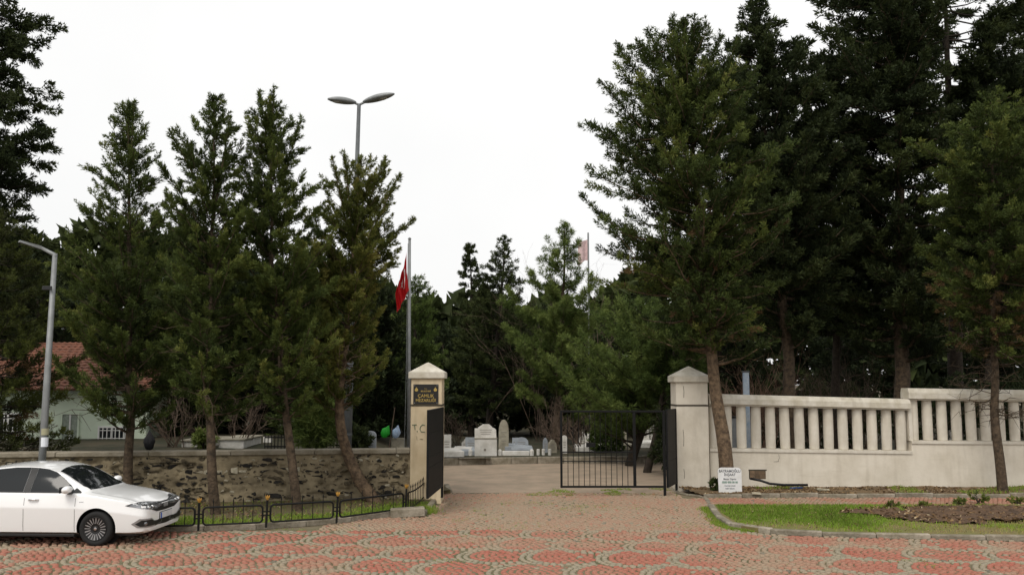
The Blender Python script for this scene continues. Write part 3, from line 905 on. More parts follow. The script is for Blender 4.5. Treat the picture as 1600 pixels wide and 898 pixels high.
courses = [(1.13, .5, .10), (.98, .42, .09), (.83, .75, .10), (.68, .55, .09), (.54, .8, .10), (.40, .5, .10), (.26, .55, .11), (.13, .4, .11)]
cnt = 0
for z, dens, hh in courses:
    x = -.25
    while x > -12.5:
        w = random.uniform(.10, .42)
        gate = vnoise(np.array([x]), np.array([z * 2.5]), 1.3, 61)[0]
        if gate < dens * .95 and cnt < 290:
            r = random.random()
            put_stone(x - w / 2, z + random.uniform(-.035, .035), w, hh * random.uniform(.55, 1.3), 'd' if r < .62 else 'm', random.uniform(.0, .045)); cnt += 1
        x -= w + random.uniform(-.02, .10)
# smaller rubble bedded in the mortar: too many and too small to pick apart
mbr = {'stone_m': MB(), 'stone_d': MB(), 'stone_p': MB()}
for k in range(760):
    kind = random.choices(['stone_m', 'stone_d', 'stone_p'], [.55, .33, .12])[0]
    src_ = random.choice(protos); w, h = random.uniform(.05, .16), random.uniform(.03, .075)
    x, z, a_ = random.uniform(-13, -.1), random.uniform(.05, 1.2), random.uniform(-.4, .4)
    pr = random.uniform(.005, .04)
    vv_ = [(x + (v.co.x * w) * math.cos(a_) - (v.co.z * h) * math.sin(a_), .05 - pr + v.co.y * .1, z + (v.co.x * w) * math.sin(a_) + (v.co.z * h) * math.cos(a_)) for v in src_.vertices]
    mbr[kind].add(vv_, [tuple(p.vertices) for p in src_.polygons])
for kk, mm_ in mbr.items(): stuff(mm_.build('small_rubble', M[kk], SW))
def wall_local(px, py):
    # point of the wall front seen at this pixel, in wall coordinates
    d_ = ray(px, py); n_ = Vector((-WL_DIR.y, WL_DIR.x)); o_ = Vector((0, 0))
    t = (Vector((WL_A.x, WL_A.y)).dot(n_)) / (d_.x * n_.x + d_.y * n_.y)
    p = Vector((0, 0, CAM_H)) + d_ * t
    return -((Vector((p.x, p.y)) - WL_A).dot(WL_DIR)), p.z
for px, py, w, h in [(312, 738, .18, .10), (322, 737, .12, .13), (344, 737, .15, .09), (352, 736, .14, .08), (367, 735, .20, .18), (380, 736, .22, .07), (451, 735, .14, .17), (464, 734, .16, .17), (395, 719, .12, .08), (492, 716, .15, .05), (572, 716, .22, .06), (590, 717, .13, .05), (405, 747, .1, .06), (520, 719, .12, .05)]:
    x, z = wall_local(px, py); put_stone(x, z, w, h, 'p', .03)

# ---- gate leaves
def gate_leaf(name, label, p0, p1, z0, z1, bars, sheet=False, open_from=None):
    """p0,p1 = plan ends; local x from p0 (hinge) to p1"""
    p0, p1 = Vector((p0[0], p0[1])), Vector((p1[0], p1[1]))
    d = p1 - p0; L = d.length
    root = thing(name, label, 'gate', (p0.x, p0.y, 0), math.atan2(d.y, d.x))
    s = .028
    def bar(nm, x0, x1, za, zb, t=s):
        mb = MB(); mb.box(x0, x1, -t, t, za, zb, bev=.005); return mb.build(nm, M['iron'], root)
    bar('hinge_stile', 0, .07, z0 - .28, z1)
    bar('end_stile', L - .06, L, z0, z1)
    bar('top_rail', .071, L - .061, z1 - .055, z1 - .002)
    bar('bottom_rail', .071, L - .061, z0 + .002, z0 + .055)
    lim = L if open_from is None else open_from
    bb = None
    zm = z0 + (z1 - z0) * .46
    zm2 = z0 + (z1 - z0) * .34
    if open_from is not None:
        lo_, hi_ = open_from + .08, L - .061
        bar('mid_stile', open_from, open_from + .079, z0 + .056, z1 - .056)
    else:
        lo_, hi_ = .071, L - .061
    mb = MB(); mb.box(lo_, hi_, -.016, .016, zm - .016, zm + .016); mb.build('middle_rail', M['iron'], root)
    mb = MB(); mb.box(lo_, hi_, -.012, .012, zm2 - .012, zm2 + .012); mb.build('lower_rail', M['iron'], root)
    n = bars
    for k in range(1, n):
        x = lo_ + (hi_ - lo_) * k / n
        if bb is None:
            mb = MB(); mb.lathe([(.009, 0), (.009, zm2 - .09 - z0), (.02, zm2 - .075 - z0), (.009, zm2 - .06 - z0), (.009, z1 - z0 - .11)], n=6)
            o = mb.build('bar', M['iron'], root, loc=(x, 0, z0 + .055)); bb = o.data
        else:
            o = link('bar', bb, root, (x, 0, z0 + .055))
    if sheet:
        for (za, zb) in ((z0 + .056, zm2 - .013), (zm2 + .013, zm - .017), (zm + .017, z0 + (z1 - z0) * .72), (z0 + (z1 - z0) * .72 + .03, z1 - .056)):
            mb = MB(); mb.box(.072, L - .062, .014, .02, za, zb); mb.build('sheet_panel', M['iron_sheet'], root)
        for f in (.2, .58, .72, .86):
            zz = z0 + (z1 - z0) * f
            mb = MB(); mb.box(.072, L - .062, -.02, .012, zz, zz + .028); mb.build('cross_rail', M['iron'], root)
    return root
h0 = at(692, 640, YPL + .05); n0 = at(669, 632, 20.75)
gate_leaf('gate_leaf', 'black iron gate leaf swung open beside the pillar with the plaque', (h0.x, h0.y), (n0.x, n0.y), .42, 2.42, 18, sheet=True)
h1 = at(1055, 640, 25.75); n1_ = at(1041, 640, 24.65); f1 = at(875, 640, 24.65)
gate_leaf('gate_leaf', 'short dark gate leaf folded edge-on against the plain pillar', (h1.x, h1.y), (n1_.x, n1_.y), .22, 2.31, 9, sheet=True)
gl = gate_leaf('gate_leaf', 'wide black barred gate leaf standing across the driveway', (n1_.x - .04, n1_.y), (f1.x, f1.y), .22, 2.29, 13, open_from=(n1_.x - at(995, 640, 24.65).x))
mb = MB(); mb.box(1.9, 2.15, -.04, .0, 1.3, 1.42); mb.build('lock_box', M['iron'], gl)

# ---- low verge fence with tulip finials
FP = [gp(px, py, .1) for px, py in [(-20, 826), (96, 826), (203, 826), (310, 824), (416, 819), (526, 812), (634, 797)]]
FE = [gp(648, 792, .1), gp(659, 783, .1), gp(667, 773, .1)]
LF = thing('verge_fence', 'low black iron fence with yellow tulip finials along the verge', 'fence', (FP[3].x, FP[3].y, .09))
fo = Vector(LF.location)
post_me = None
def tulip():
    mb = MB()
    mb.lathe([(.012, 0), (.03, .015), (.045, .05), (.048, .085)], n=8)
    for k in range(4):
        t = math.pi / 2 * k + .4
        c, s_ = math.cos(t), math.sin(t)
        mb.add([(c * .05 - s_ * .03, s_ * .05 + c * .03, .06), (c * .05 + s_ * .03, s_ * .05 - c * .03, .06), (c * .055, s_ * .055, .135), (c * .02, s_ * .02, .08)], [(0, 1, 2), (1, 3, 2), (3, 0, 2)])
    return mb
tul = None
for k, p in enumerate(FP):
    mb = MB(); mb.box(-.02, .02, -.02, .02, -.06, .50, bev=.004)
    po = mb.build('post', M['iron'], LF, loc=p - fo)
    po.rotation_euler = (random.uniform(-.03, .03), random.uniform(-.03, .03), 0)
    if tul is None: to = tulip().build('finial', M['tulip'], po, loc=(0, 0, .50)); tul = to.data; to.scale = (.8, .8, .8)
    else: link('finial', tul, po, (0, 0, .50)).scale = (.8, .8, .8)
def rounded(L, z0, z1, r, n=5):
    pts = []
    for cx_, cz, a0 in ((L - r, z0 + r, -90), (L - r, z1 - r, 0), (r, z1 - r, 90), (r, z0 + r, 180)):
        for k in range(n + 1):
            t = R(a0 + 90 * k / n); pts.append((cx_ + r * math.cos(t), 0, cz + r * math.sin(t)))
    return pts + [pts[0], pts[1]]
spike = None
def spike_mesh(par, loc, h=.46):
    global spike
    if spike is None:
        mb = MB(); mb.lathe([(.009, 0), (.009, .44), (.016, .46), (.001, .53)], n=5)
        o = mb.build('spike', M['iron'], par, loc=loc); spike = o.data
    else: o = link('spike', spike, par, loc)
    return o
for a_, b_ in zip(FP[:-1], FP[1:]):
    d = Vector((b_ - a_)); L = d.length - .16; dn = d.normalized()
    pan = bpy.data.objects.new('panel', None); COL.objects.link(pan); pan.parent = LF
    st = a_ + dn * .08
    pan.location = st - fo; pan.rotation_euler = (0, 0, math.atan2(d.y, d.x))
    mb = MB(); mb.tube(rounded(L, .05, .40, .075), .021, 6, caps=False)
    for z_ in (.19, .27):
        mb.tube([(-.075, 0, z_), (.01, 0, z_)], .013, 5); mb.tube([(L - .01, 0, z_), (L + .075, 0, z_)], .013, 5)
    mb.build('frame', M['iron'], pan)
    for j in range(1, 6): spike_mesh(pan, (L * j / 6, 0, .05))
pan = bpy.data.objects.new('panel', None); COL.objects.link(pan); pan.parent = LF; pan.location = FP[-1] - fo
rel = [Vector(p - FP[-1]) for p in FE]
mb = MB()
lp = [Vector((.05, .02, 0))] + rel
mb.tube([p + Vector((0, 0, .40)) for p in lp], .017, 6); mb.tube([p + Vector((0, 0, .05)) for p in lp], .017, 6)
mb.tube([lp[0] + Vector((0, 0, .05)), lp[0] + Vector((0, 0, .40))], .017, 6)
mb.build('frame', M['iron'], pan)
for f in np.linspace(.12, 1, 12):
    t = f * (len(lp) - 1); i_ = min(int(t), len(lp) - 2); p = lp[i_].lerp(lp[i_ + 1], t - i_)
    spike_mesh(pan, p + Vector((0, 0, .05)))

# ================================================================== LAMPS, FLAGS, SIGNS
b0 = at(66, 700, 19.6)
tp = at(86, 396, 19.6)
SL = thing('street_lamp', 'slim grey street lamp with one bent arm behind the car', 'street lamp', (b0.x, 19.6, 0.09))
zt_ = tp.z - .09; dx = tp.x - b0.x
mb = MB(); mb.tube([(0, 0, -.05), (dx * .45, 0, zt_ * .45), (dx, 0, zt_)], [.082, .072, .05], 12); mb.build('pole', M['galv'], SL, smooth=True)
p1, p2 = at(64, 387, 19.6), at(34, 378, 19.4)
q1, q2 = Vector((p1.x - b0.x, 0, p1.z - .09)), Vector((p2.x - b0.x, -.3, p2.z - .09))
mb = MB(); mb.tube([(dx + .01, 0, zt_ - .08), (dx - .02, 0, zt_ - .02), q1], [.05, .045, .035], 8); mb.build('arm', M['galv'], SL, smooth=True)
mb = MB()
dd = (q2 - q1); L = dd.length
mb.add([(0, -.04, -.035), (0, .04, -.035), (L, .07, -.02), (L, -.07, -.02), (0, -.04, .035), (0, .04, .035), (L, .05, .02), (L, -.05, .02)], [(0, 1, 2, 3), (7, 6, 5, 4), (0, 4, 5, 1), (1, 5, 6, 2), (2, 6, 7, 3), (3, 7, 4, 0)])
o = mb.build('lamp_head', M['galv'], SL, loc=q1); o.rotation_euler = dd.to_track_quat('X', 'Z').to_euler()
mb = MB(); mb.box(-.11, .11, -.11, -.09, -.045, .045, bev=.01); zs_ = at(77, 457, 19.6); mb.build('clamp_box', M['car_black'], SL, loc=(zs_.x - b0.x, 0, zs_.z))
zp = at(69, 690, 19.6); mb = MB(); mb.lathe([(.0815, -.10), (.0805, .10)], n=14); mb.build('notice', M['paper'], SL, loc=(zp.x - b0.x - .0, 0, zp.z - .09))
zp = at(70, 674, 19.6); mb = MB(); mb.lathe([(.0825, -.07), (.0815, .07)], n=14); mb.build('tape', M['tape'], SL, loc=(zp.x - b0.x - .0, 0, zp.z - .09))

YD = 25.6
b0 = at(541, 745, YD); tp = at(561, 163, YD)
DL = thing('double_lamp', 'tall grey lamp post with two spread lamp heads above the trees', 'street lamp', (b0.x, YD, .6))
dx, zt_ = tp.x - b0.x, tp.z - .6
mb = MB(); mb.tube([(0, 0, -.3), (dx * .25, 0, zt_ * .25), (dx * .252, 0, zt_ * .252), (dx, 0, zt_)], [.13, .11, .10, .055], 12); mb.build('pole', M['galv_d'], DL, smooth=True)
zb_ = at(543, 678, YD); mb = MB(); mb.lathe([(.135, -.03), (.135, .03)], n=12); mb.build('collar', M['galv_d'], DL, loc=(zb_.x - b0.x, 0, zb_.z - .6))
for (pa, pb, nm) in [((556, 161), (512, 155), 0), ((568, 160), (616, 147), 1)]:
    A_, B_ = at(pa[0], pa[1], YD), at(pb[0], pb[1], YD - .35)
    A_ -= Vector((b0.x, YD, .6)); B_ -= Vector((b0.x, YD, .6))
    d = B_ - A_; L = d.length
    mb = MB(); mb.tube([(dx, 0, zt_ - .02), A_ + d * .08], .035, 8); mb.build('arm', M['galv'], DL)
    mb = MB()
    K = 12; ring = []
    for ix, u in enumerate(np.linspace(0, 1, 9)):
        w = .17 * math.sin(math.pi * min(1, max(.05, u * .93 + .05))) ** .6
        h_ = .105 * math.sin(math.pi * min(1, u * .9 + .07)) ** .6
        for k in range(K):
            t = 2 * math.pi * k / K
            ring.append((u * L, w * math.cos(t), h_ * math.sin(t) * (1.1 if math.sin(t) > 0 else .75)))
    fs_ = [(a * K + k, a * K + (k + 1) % K, (a + 1) * K + (k + 1) % K, (a + 1) * K + k) for a in range(8) for k in range(K)] + [tuple(range(K - 1, -1, -1)), tuple(8 * K + k for k in range(K))]
    mb.add(ring, fs_)
    hd = mb.build('lamp_head', M['galv'], DL, loc=A_, smooth=True); hd.rotation_euler = d.to_track_quat('X', 'Z').to_euler()
    mb = MB(); mb.lathe([(.001, -.03), (.08, -.025), (.11, 0), (.11, .012)], n=14)
    o = mb.build('lens', M['lamp_glass'], hd, loc=(L * .58, 0, -.045)); o.scale = (2.2, 1, 1)

# flagpole + flag
YF = 25.9
b0 = at(638.5, 760, YF); tp = at(640, 375, YF)
FPole = thing('flagpole', 'thin grey steel flagpole rising behind the plaque pillar', 'flagpole', (b0.x, YF, 0))
mb = MB(); dx = tp.x - b0.x; mb.tube([(0, 0, -.05), (dx, 0, tp.z)], [.06, .04], 10); mb.build('pole', M['galv'], FPole, smooth=True)
mb = MB(); mb.lathe([(.02, 0), (.05, .02), (.05, .05), (.01, .08)], n=10); mb.build('finial', M['galv'], FPole, loc=(dx, 0, tp.z))
lx = at(635.5, 400, YF).x - b0.x
mb = MB(); mb.tube([(lx, -.02, 1.0), (lx + .03, -.02, 3.2), (dx - .045, 0, tp.z - .1)], .008, 4); mb.build('halyard', M['galv'], FPole)
# hanging flag: cloth with hoist on the pole, fly fallen into folds
nu, nv = 46, 40
f_top, f_bot = at(638, 393, YF).z, at(634, 498, YF).z
H = f_top - f_bot
U, Vv = np.meshgrid(np.linspace(0, 1, nu), np.linspace(0, 1, nv))      # U hoist->fly, Vv top->bottom
hoist_len = H * .56
spread = .09 + .20 * np.minimum(1, (Vv * .56 + U * .44) * 1.5)
fx = -.05 - spread * U * (1.0 + .1 * np.sin(Vv * 5)) - .03
fx = fx + .13 * np.clip(Vv - .55, 0, 1) * (1 - U) * 1.6
fz = f_top - Vv * hoist_len - U * (H - hoist_len) * (.9 + .1 * np.cos(Vv * 3))
fy = .10 * np.sin(U * 15 + Vv * 2.0) * (.25 + .75 * np.minimum(1, Vv + U)) - .02
pole_x = b0.x + dx * (fz / tp.z)
vv = np.stack([(pole_x + fx).ravel(), (YF - .06 + fy).ravel(), fz.ravel()], 1)
i = np.arange(nu * nv).reshape(nv, nu)
q = np.stack([i[:-1, :-1].ravel(), i[:-1, 1:].ravel(), i[1:, 1:].ravel(), i[1:, :-1].ravel()], 1)
uu, ww = U.ravel() * 1.5, Vv.ravel()
cres = ((uu - .5) ** 2 + (ww - .5) ** 2 < .25 ** 2) & ~((uu - .5625) ** 2 + (ww - .5) ** 2 < .2 ** 2)
ang = np.arctan2(ww - .5, uu - .775); rr = np.hypot(uu - .775, ww - .5)
star = rr < .125 * (.62 + .38 * np.cos(5 * (ang + math.pi)))
o = link('flag', np_mesh('flag', vv, q, M['flag'], tint=(cres | star).astype(float), smooth=True))
tag(o, 'red flag with white crescent hanging limp on the flagpole', 'flag')

# far banner on a pole behind the pines
YB = 62
fp = at(922, 700, YB)
FB = thing('banner_pole', 'faint far flagpole carrying a red and white flag above pines', 'flagpole', (fp.x, YB, .2))
t_ = at(922, 368, YB)
mb = MB(); mb.tube([(0, 0, -.1), (0, 0, t_.z)], .06, 8); mb.build('pole', M['galv'], FB)
c0, c1 = at(903, 378, YB), at(921, 412, YB)
nb_ = 10; vv = []; fs_ = []
for k in range(nb_ + 1):
    u = k / nb_
    for z_ in (c0.z, c1.z + .12 * math.sin(u * 5)): vv.append((-(fp.x - c0.x) * u, .12 * math.sin(u * 7), z_ - .25 * u))
for k in range(nb_): fs_.append((2 * k, 2 * k + 1, 2 * k + 3, 2 * k + 2))
mb = MB(); mb.add(vv, fs_); mb.build('flag_cloth', M['far_flag'], FB)

# small white notice board at the leaning trunk
sg0, sg1 = at(1122, 763, 24.75), at(1158, 727, 24.75)
w_, h_ = sg1.x - sg0.x, sg1.z - .07
sgz = float(bed_z(np.array((sg0.x + sg1.x) / 2), np.array(24.75))) - .01; h_ = (sg1.z - sgz) * .93
SG = thing('notice_board', 'small white lettered board with rounded top against a tree trunk', 'sign', ((sg0.x + sg1.x) / 2, 24.75, sgz), R(-1.5))
r_ = .11
poly = [(-w_ / 2 + .02, 0), (w_ / 2 - .0, 0)] + [(w_ / 2 - r_ + r_ * math.cos(t), h_ - r_ + r_ * math.sin(t)) for t in np.linspace(0, math.pi / 2, 6)] + [(-w_ / 2 + r_ + r_ * math.cos(t), h_ - r_ + r_ * math.sin(t)) for t in np.linspace(math.pi / 2, math.pi, 6)]
mb = MB(); mb.prism(poly, -.02, .02); mb.build('board', M['sign_w'], SG)
for body, size, zf, m_, bd in [('BAYRAMOĞLU', .098, .86, 'ink', .002), ('İNŞAAT', .092, .72, 'ink', .002), ('Mezar Yapımı', .07, .55, 'ink', .001), ('0500 000 00 00', .075, .42, 'ink_g', .002), ('mermer granit', .055, .29, 'ink', .001), ('kabir bakımı', .055, .18, 'ink', .001)]:
    text_mesh('lettering', body, size, M[m_], SG, (0.0, -.022, h_ * zf), bold=bd, sx=.9)

# black pipe and blue hose lying at the foot of the white wall
pp = [at(1172, 747, 25.55), at(1188, 750, 25.5), at(1203, 755, 25.4), at(1225, 757, 25.35), at(1262, 757, 25.35)]
pp = [Vector((p.x, p.y, max(p.z, bed_z(np.array(p.x), np.array(p.y)) + .03))) for p in pp]
mb = MB(); mb.tube(pp, .035, 7); tag(mb.build('drain_pipe', M['pipe'], None, smooth=True), 'black plastic pipe lying from the wall hatch onto the soil', 'pipe')
pp = [at(1234, 757, 25.2), at(1242, 757, 25.22), at(1254, 756, 25.25)]
pp = [Vector((p.x, p.y, bed_z(np.array(p.x), np.array(p.y)) + .035)) for p in pp]
mb = MB(); mb.tube(pp, .028, 7); tag(mb.build('hose', M['pipe_b'], None, smooth=True), 'short dark blue hose on the soil below the balustrade', 'hose')
for px, py, s_, lab in [(1285, 761, .16, 'flat pale stone slab lying on the soil bed beneath the balustrade'), (1182, 770, .12, 'pale rubble lump resting near the kerb of the soil bed')]:
    p = at(px, py, 24.3 if py > 765 else 25.0)
    o = link('rubble_stone', random.choice(PS['p'])); o.scale = (s_ * 2.2, s_ * 1.4, s_ * .5); o.location = (p.x, p.y, float(bed_z(np.array(p.x), np.array(p.y))) + .02)
    tag(o, lab, 'stone')

# ================================================================== HOUSE
YH = 31.5
e0, e1 = at(-260, 614, YH), at(231, 614, YH)
zE = at(100, 614, YH).z
HS = thing('house', 'pale green house with a red tiled roof behind the trees', 'house', (e1.x, YH, .9))
HL = e1.x - e0.x; HD = 7.0; zw = zE - .9
mb = MB(); mb.box(-HL, 0, 0, HD, -.3, zw); mb.build('wall', M['house'], HS)
mb = MB(); mb.box(-HL - .35, .35, -.4, HD + .4, zw + .001, zw + .09); mb.build('eaves', M['curtain'], HS)
zr = at(40, 536, YH + 3.5).z - .9
ev = .45
rid0, rid1 = (-HL + 3, HD / 2, zr), (-3.3, HD / 2, zr)
corn = [(-HL - ev, -ev - .05, zw + .1), (ev, -ev - .05, zw + .1), (ev, HD + ev, zw + .1), (-HL - ev, HD + ev, zw + .1)]
mb = MB(); mb.add(corn + [rid0, rid1], [(0, 1, 5, 4), (1, 2, 5), (2, 3, 4, 5), (3, 0, 4), (3, 2, 1, 0)])
roof = mb.build('roof', M['tile'], HS)
# tile courses as real overlapping strips of pantiles (one joined part)
tv, tf = [], []
A_, B_, C_, D_ = map(Vector, (corn[0], corn[1], rid1, rid0))
rows = 17
for r_i in range(rows):
    f0, f1 = r_i / rows, (r_i + 1.12) / rows
    a0, b0_ = A_.lerp(D_, f0), B_.lerp(C_, f0); a1, b1_ = A_.lerp(D_, min(1, f1)), B_.lerp(C_, min(1, f1))
    n = int((b0_ - a0).length / .12)
    o_ = len(tv)
    for k in range(n + 1):
        u = k / n; lift = .05 if k % 2 else .02
        p0_, p1_ = a0.lerp(b0_, u), a1.lerp(b1_, u)
        tv.append((p0_.x, p0_.y, p0_.z + lift + .045)); tv.append((p1_.x, p1_.y, p1_.z + lift)); tv.append((p0_.x, p0_.y, p0_.z + lift + .0))
    for k in range(n):
        b_ = o_ + 3 * k
        tf.append((b_, b_ + 3, b_ + 4, b_ + 1)); tf.append((b_ + 2, b_ + 5, b_ + 3, b_))
A2, B2, C2 = map(Vector, (corn[1], corn[2], rid1))
for r_i in range(rows):
    f0, f1 = r_i / rows, min(.98, (r_i + 1.1) / rows)
    a0, b0_ = A2.lerp(C2, f0), B2.lerp(C2, f0); a1, b1_ = A2.lerp(C2, f1), B2.lerp(C2, f1)
    n = max(2, int((b0_ - a0).length / .14)); o_ = len(tv)
    for k in range(n + 1):
        u = k / n; lift = .05 if k % 2 else .02
        p0_, p1_ = a0.lerp(b0_, u), a1.lerp(b1_, u)
        tv.append((p0_.x, p0_.y, p0_.z + lift + .045)); tv.append((p1_.x, p1_.y, p1_.z + lift)); tv.append((p0_.x, p0_.y, p0_.z + lift))
    for k in range(n):
        b_ = o_ + 3 * k
        tf.append((b_, b_ + 3, b_ + 4, b_ + 1)); tf.append((b_ + 2, b_ + 5, b_ + 3, b_))
mb = MB(); mb.add(tv, tf); stuff(mb.build('tiles', M['tile'], roof))
def hx(px): return at(px, 660, YH).x - e1.x
def hz(py): return at(100, py, YH).z - .9
def window(x0, x1, z0, z1, bars, glass):
    mb = MB(); mb.box(x0, x1, -.02, .04, z0, z1); w = mb.build('window', glass, HS)
    mb = MB()
    for a_ in ((x0 - .06, x0, z0 - .06, z1 + .06), (x1, x1 + .06, z0 - .06, z1 + .06), (x0, x1, z1, z1 + .06), (x0, x1, z0 - .06, z0)): mb.box(a_[0], a_[1], -.05, .02, a_[2], a_[3])
    mb.build('frame', M['white_paint'] if bars else M['house'], w)
    mb = MB(); mb.box((x0 + x1) / 2 - .025, (x0 + x1) / 2 + .025, -.045, -.021, z0, z1); mb.build('mullion', M['white_paint'], w)
    if bars:
        n = int((x1 - x0) / .13)
        for k in range(n + 1):
            mb = MB(); xx_ = x0 + (x1 - x0) * k / n; mb.box(xx_ - .012, xx_ + .012, -.12, -.10, z0 - .05, z1 + .05); mb.build('bar', M['white_paint'], w)
        for f in (.12, .5, .88):
            mb = MB(); zz = z0 + (z1 - z0) * f; mb.box(x0 - .05, x1 + .05, -.10, -.085, zz - .012, zz + .012); mb.build('bar', M['white_paint'], w)
window(hx(98), hx(122), hz(700), hz(647), False, M['curtain'])
window(hx(157), hx(196), hz(700), hz(668), True, M['dark_glass'])
window(hx(-5), hx(30), hz(700), hz(647), True, M['dark_glass'])

# ================================================================== GRAVES AND THINGS INSIDE THE CEMETERY
def tz(x, y): return float(terr_z(np.array(x), np.array(y)))
def arch_poly(w, h, kind):
    if kind == 'flat': return [(-w / 2, 0), (w / 2, 0), (w / 2, h), (-w / 2, h)]
    if kind == 'round': return [(-w / 2, 0), (w / 2, 0)] + [(w / 2 * math.cos(t), h - w * .35 + w * .35 * math.sin(t)) for t in np.linspace(0, math.pi, 9)]
    if kind == 'pointed':
        s_ = h * .62; L_ = [(-w / 2, 0), (w / 2, 0)]
        for t in np.linspace(0, 1, 7): L_.append((w / 2 * math.cos(t * math.pi / 2) ** .9, s_ + (h - s_) * math.sin(t * math.pi / 2) ** .9))
        for t in np.linspace(1, 0, 7)[1:]: L_.append((-w / 2 * math.cos(t * math.pi / 2) ** .9, s_ + (h - s_) * math.sin(t * math.pi / 2) ** .9))
        return L_
    if kind == 'scroll':
        return [(-w / 2, 0), (w / 2, 0), (w / 2, h * .5), (w * .46, h * .62), (w * .40, h * .78), (w * .24, h * .84), (w * .2, h * .94), (w * .1, h), (-w * .1, h), (-w * .2, h * .94), (-w * .24, h * .84), (-w * .40, h * .80), (-w * .42, h * .72), (-w / 2, h * .72)]
def grave(label, px, py, Y, w, h, kind, m, border=True, z=None, rz_=0.0, lines=3, thick=.12, length=1.9):
    p = at(px, py, Y)
    zz = tz(p.x, Y) - .02 if z is None else z
    g = thing('grave', label, 'grave', (p.x, Y, zz), rz_, 'graves inside the cemetery')
    mb = MB(); mb.prism(arch_poly(w, h, kind), -thick / 2, thick / 2); hs_ = mb.build('headstone', m, g)
    for k in range(lines):
        zf = h * (.62 - .13 * k); ww_ = w * (.6 - .08 * k)
        mb = MB(); mb.box(-ww_ / 2, ww_ / 2, -thick / 2 - .004, -thick / 2 + .002, zf - .012, zf + .012); mb.build('inscription', M['engrave'], hs_)
    if border:
        bw = max(w + .25, .85)
        mb = MB(); mb.box(-bw / 2, bw / 2, -.02 - length, -.1, 0, .22, bev=.015); mb.box(-bw / 2 + .1, bw / 2 - .1, -length + .08, -.2, .2, .235); mb.build('border', m, g)
    return g
# the large white stone facing the gateway
Yg = 35.2
p = at(759, 716, Yg)
G = thing('grave', 'large white marble headstone with scrolled top facing the gateway', 'grave', (p.x, Yg, .18), 0, 'graves inside the cemetery')
mb = MB(); mb.box(-.43, .43, -.12, .12, 0, .70, bev=.008); bs = mb.build('pedestal', M['marble'], G)
mb = MB(); mb.box(-.45, .45, -.14, .14, .701, .73); mb.build('moulding', M['limestone'], G)
mb = MB(); mb.prism([(-.43, 0), (.41, 0), (.40, .30), (.34, .36), (.26, .39), (.2, .46), (.12, .52), (-.12, .52), (-.2, .46), (-.3, .40), (-.3, .36), (-.43, .36)], -.09, .09); hs_ = mb.build('headstone', M['marble'], G, loc=(0, 0, .731))
for k in range(3):
    mb = MB(); mb.box(-.24 + .03 * k, .24 - .03 * k, -.094, -.088, .30 - .08 * k, .32 - .08 * k); mb.build('inscription', M['engrave'], hs_)
mb = MB(); mb.lathe([(.05, -.004), (.05, .004)], n=10, axis='y'); mb.build('emblem', M['engrave'], bs, loc=(-.03, -.122, .28))
for px in (735, 781, 831):
    q_ = at(px, 713, Yg + .1)
    mb = MB(); mb.lathe([(.09, 0), (.085, .22), (.06, .27), (.01, .29)], n=8); mb.build('corner_post', M['marble'], G, loc=(q_.x - p.x, .1, 0))
mb = MB(); q0, q1_ = at(785, 713, Yg).x - p.x, at(827, 713, Yg).x - p.x
mb.box(q0, q1_, .04, .16, .04, .22, bev=.01); mb.build('border', M['marble'], G)
mb = MB(); mb.box(at(733, 713, Yg).x - p.x, at(834, 713, Yg).x - p.x, .0, 1.2, -.04, .035); mb.build('plinth', M['marble'], G)
grave('tall narrow limestone headstone with pointed arch beside the scrolled white stone', 787, 706, 36.6, .40, 1.32, 'pointed', M['limestone'], border=False, thick=.16)
grave('grey-blue flat headstone with white edge left of the scrolled stone', 736, 705, 37.2, .46, .62, 'flat', M['marble_g'])
grave('low white headstone leaning behind the terrace kerb, near the open gate leaf', 698, 704, 36.2, .34, .74, 'flat', M['marble'], rz_=.2)
grave('small white stepped headstone among low graves near the trunk', 727, 705, 37.8, .3, .5, 'scroll', M['marble'])
grave('squat grey headstone with rounded top behind the white border', 815, 705, 37.6, .55, .55, 'round', M['marble_g'])
grave('tiny blue-grey headstone next to the squat round one', 805, 705, 38.4, .25, .45, 'flat', M['marble_g'])
grave('small pointed grey headstone near the barred gate leaf', 852, 706, 37.0, .2, .62, 'pointed', M['marble_g'], border=False)
grave('tilted pale broken headstone overgrown beside the barred gate', 863, 706, 36.8, .36, .55, 'scroll', M['limestone'], border=False, rz_=.4)
for k, px in enumerate((841, 849, 859)):
    q_ = at(px, 713, 35.5)
    mb = MB(); mb.lathe([(.065, 0), (.065, .24), (.05, .26)], n=8)
    o = mb.build('marker_post', M['marble'], None, loc=(q_.x, 35.5, .2)); tag(o, ['short white marker post next to the white grave border', 'middle short white marker post between two others on the terrace', 'short white marker post beside the tilted broken headstone'][k], 'post', 'white marker posts')
grave('round white column headstone seen through the gate bars', 882, 706, 36.6, .2, .72, 'round', M['marble'], border=False, thick=.2)
grave('white crowned headstone pair glimpsed through the gate bars', 911, 705, 39, .36, .72, 'scroll', M['marble'])
grave('white notched headstone beyond the gate bars beside a shrub', 924, 705, 39.5, .34, .66, 'flat', M['marble'])
grave('pale headstone under the leaning trunk beyond the gate', 972, 702, 40, .4, .7, 'round', M['limestone'])
grave('white rounded headstone behind the leaning trunk beyond the gate', 1007, 700, 41, .4, 1.0, 'round', M['marble'])
# little white tomb building beyond the gate
p = at(1031, 700, 42)
T = thing('tomb', 'small white tomb building with dark opening behind the gate', 'tomb', (p.x, 42, .2))
mb = MB(); mb.box(-.42, .42, 0, 1.6, 0, 1.05, bev=.01); mb.build('wall', M['marble'], T)
mb = MB(); mb.box(-.5, .5, -.06, 1.66, 1.051, 1.15, bev=.01); mb.build('roof', M['marble'], T)
mb = MB(); mb.box(.08, .22, -.01, .03, .15, .85); mb.build('opening', M['plaque'], T)
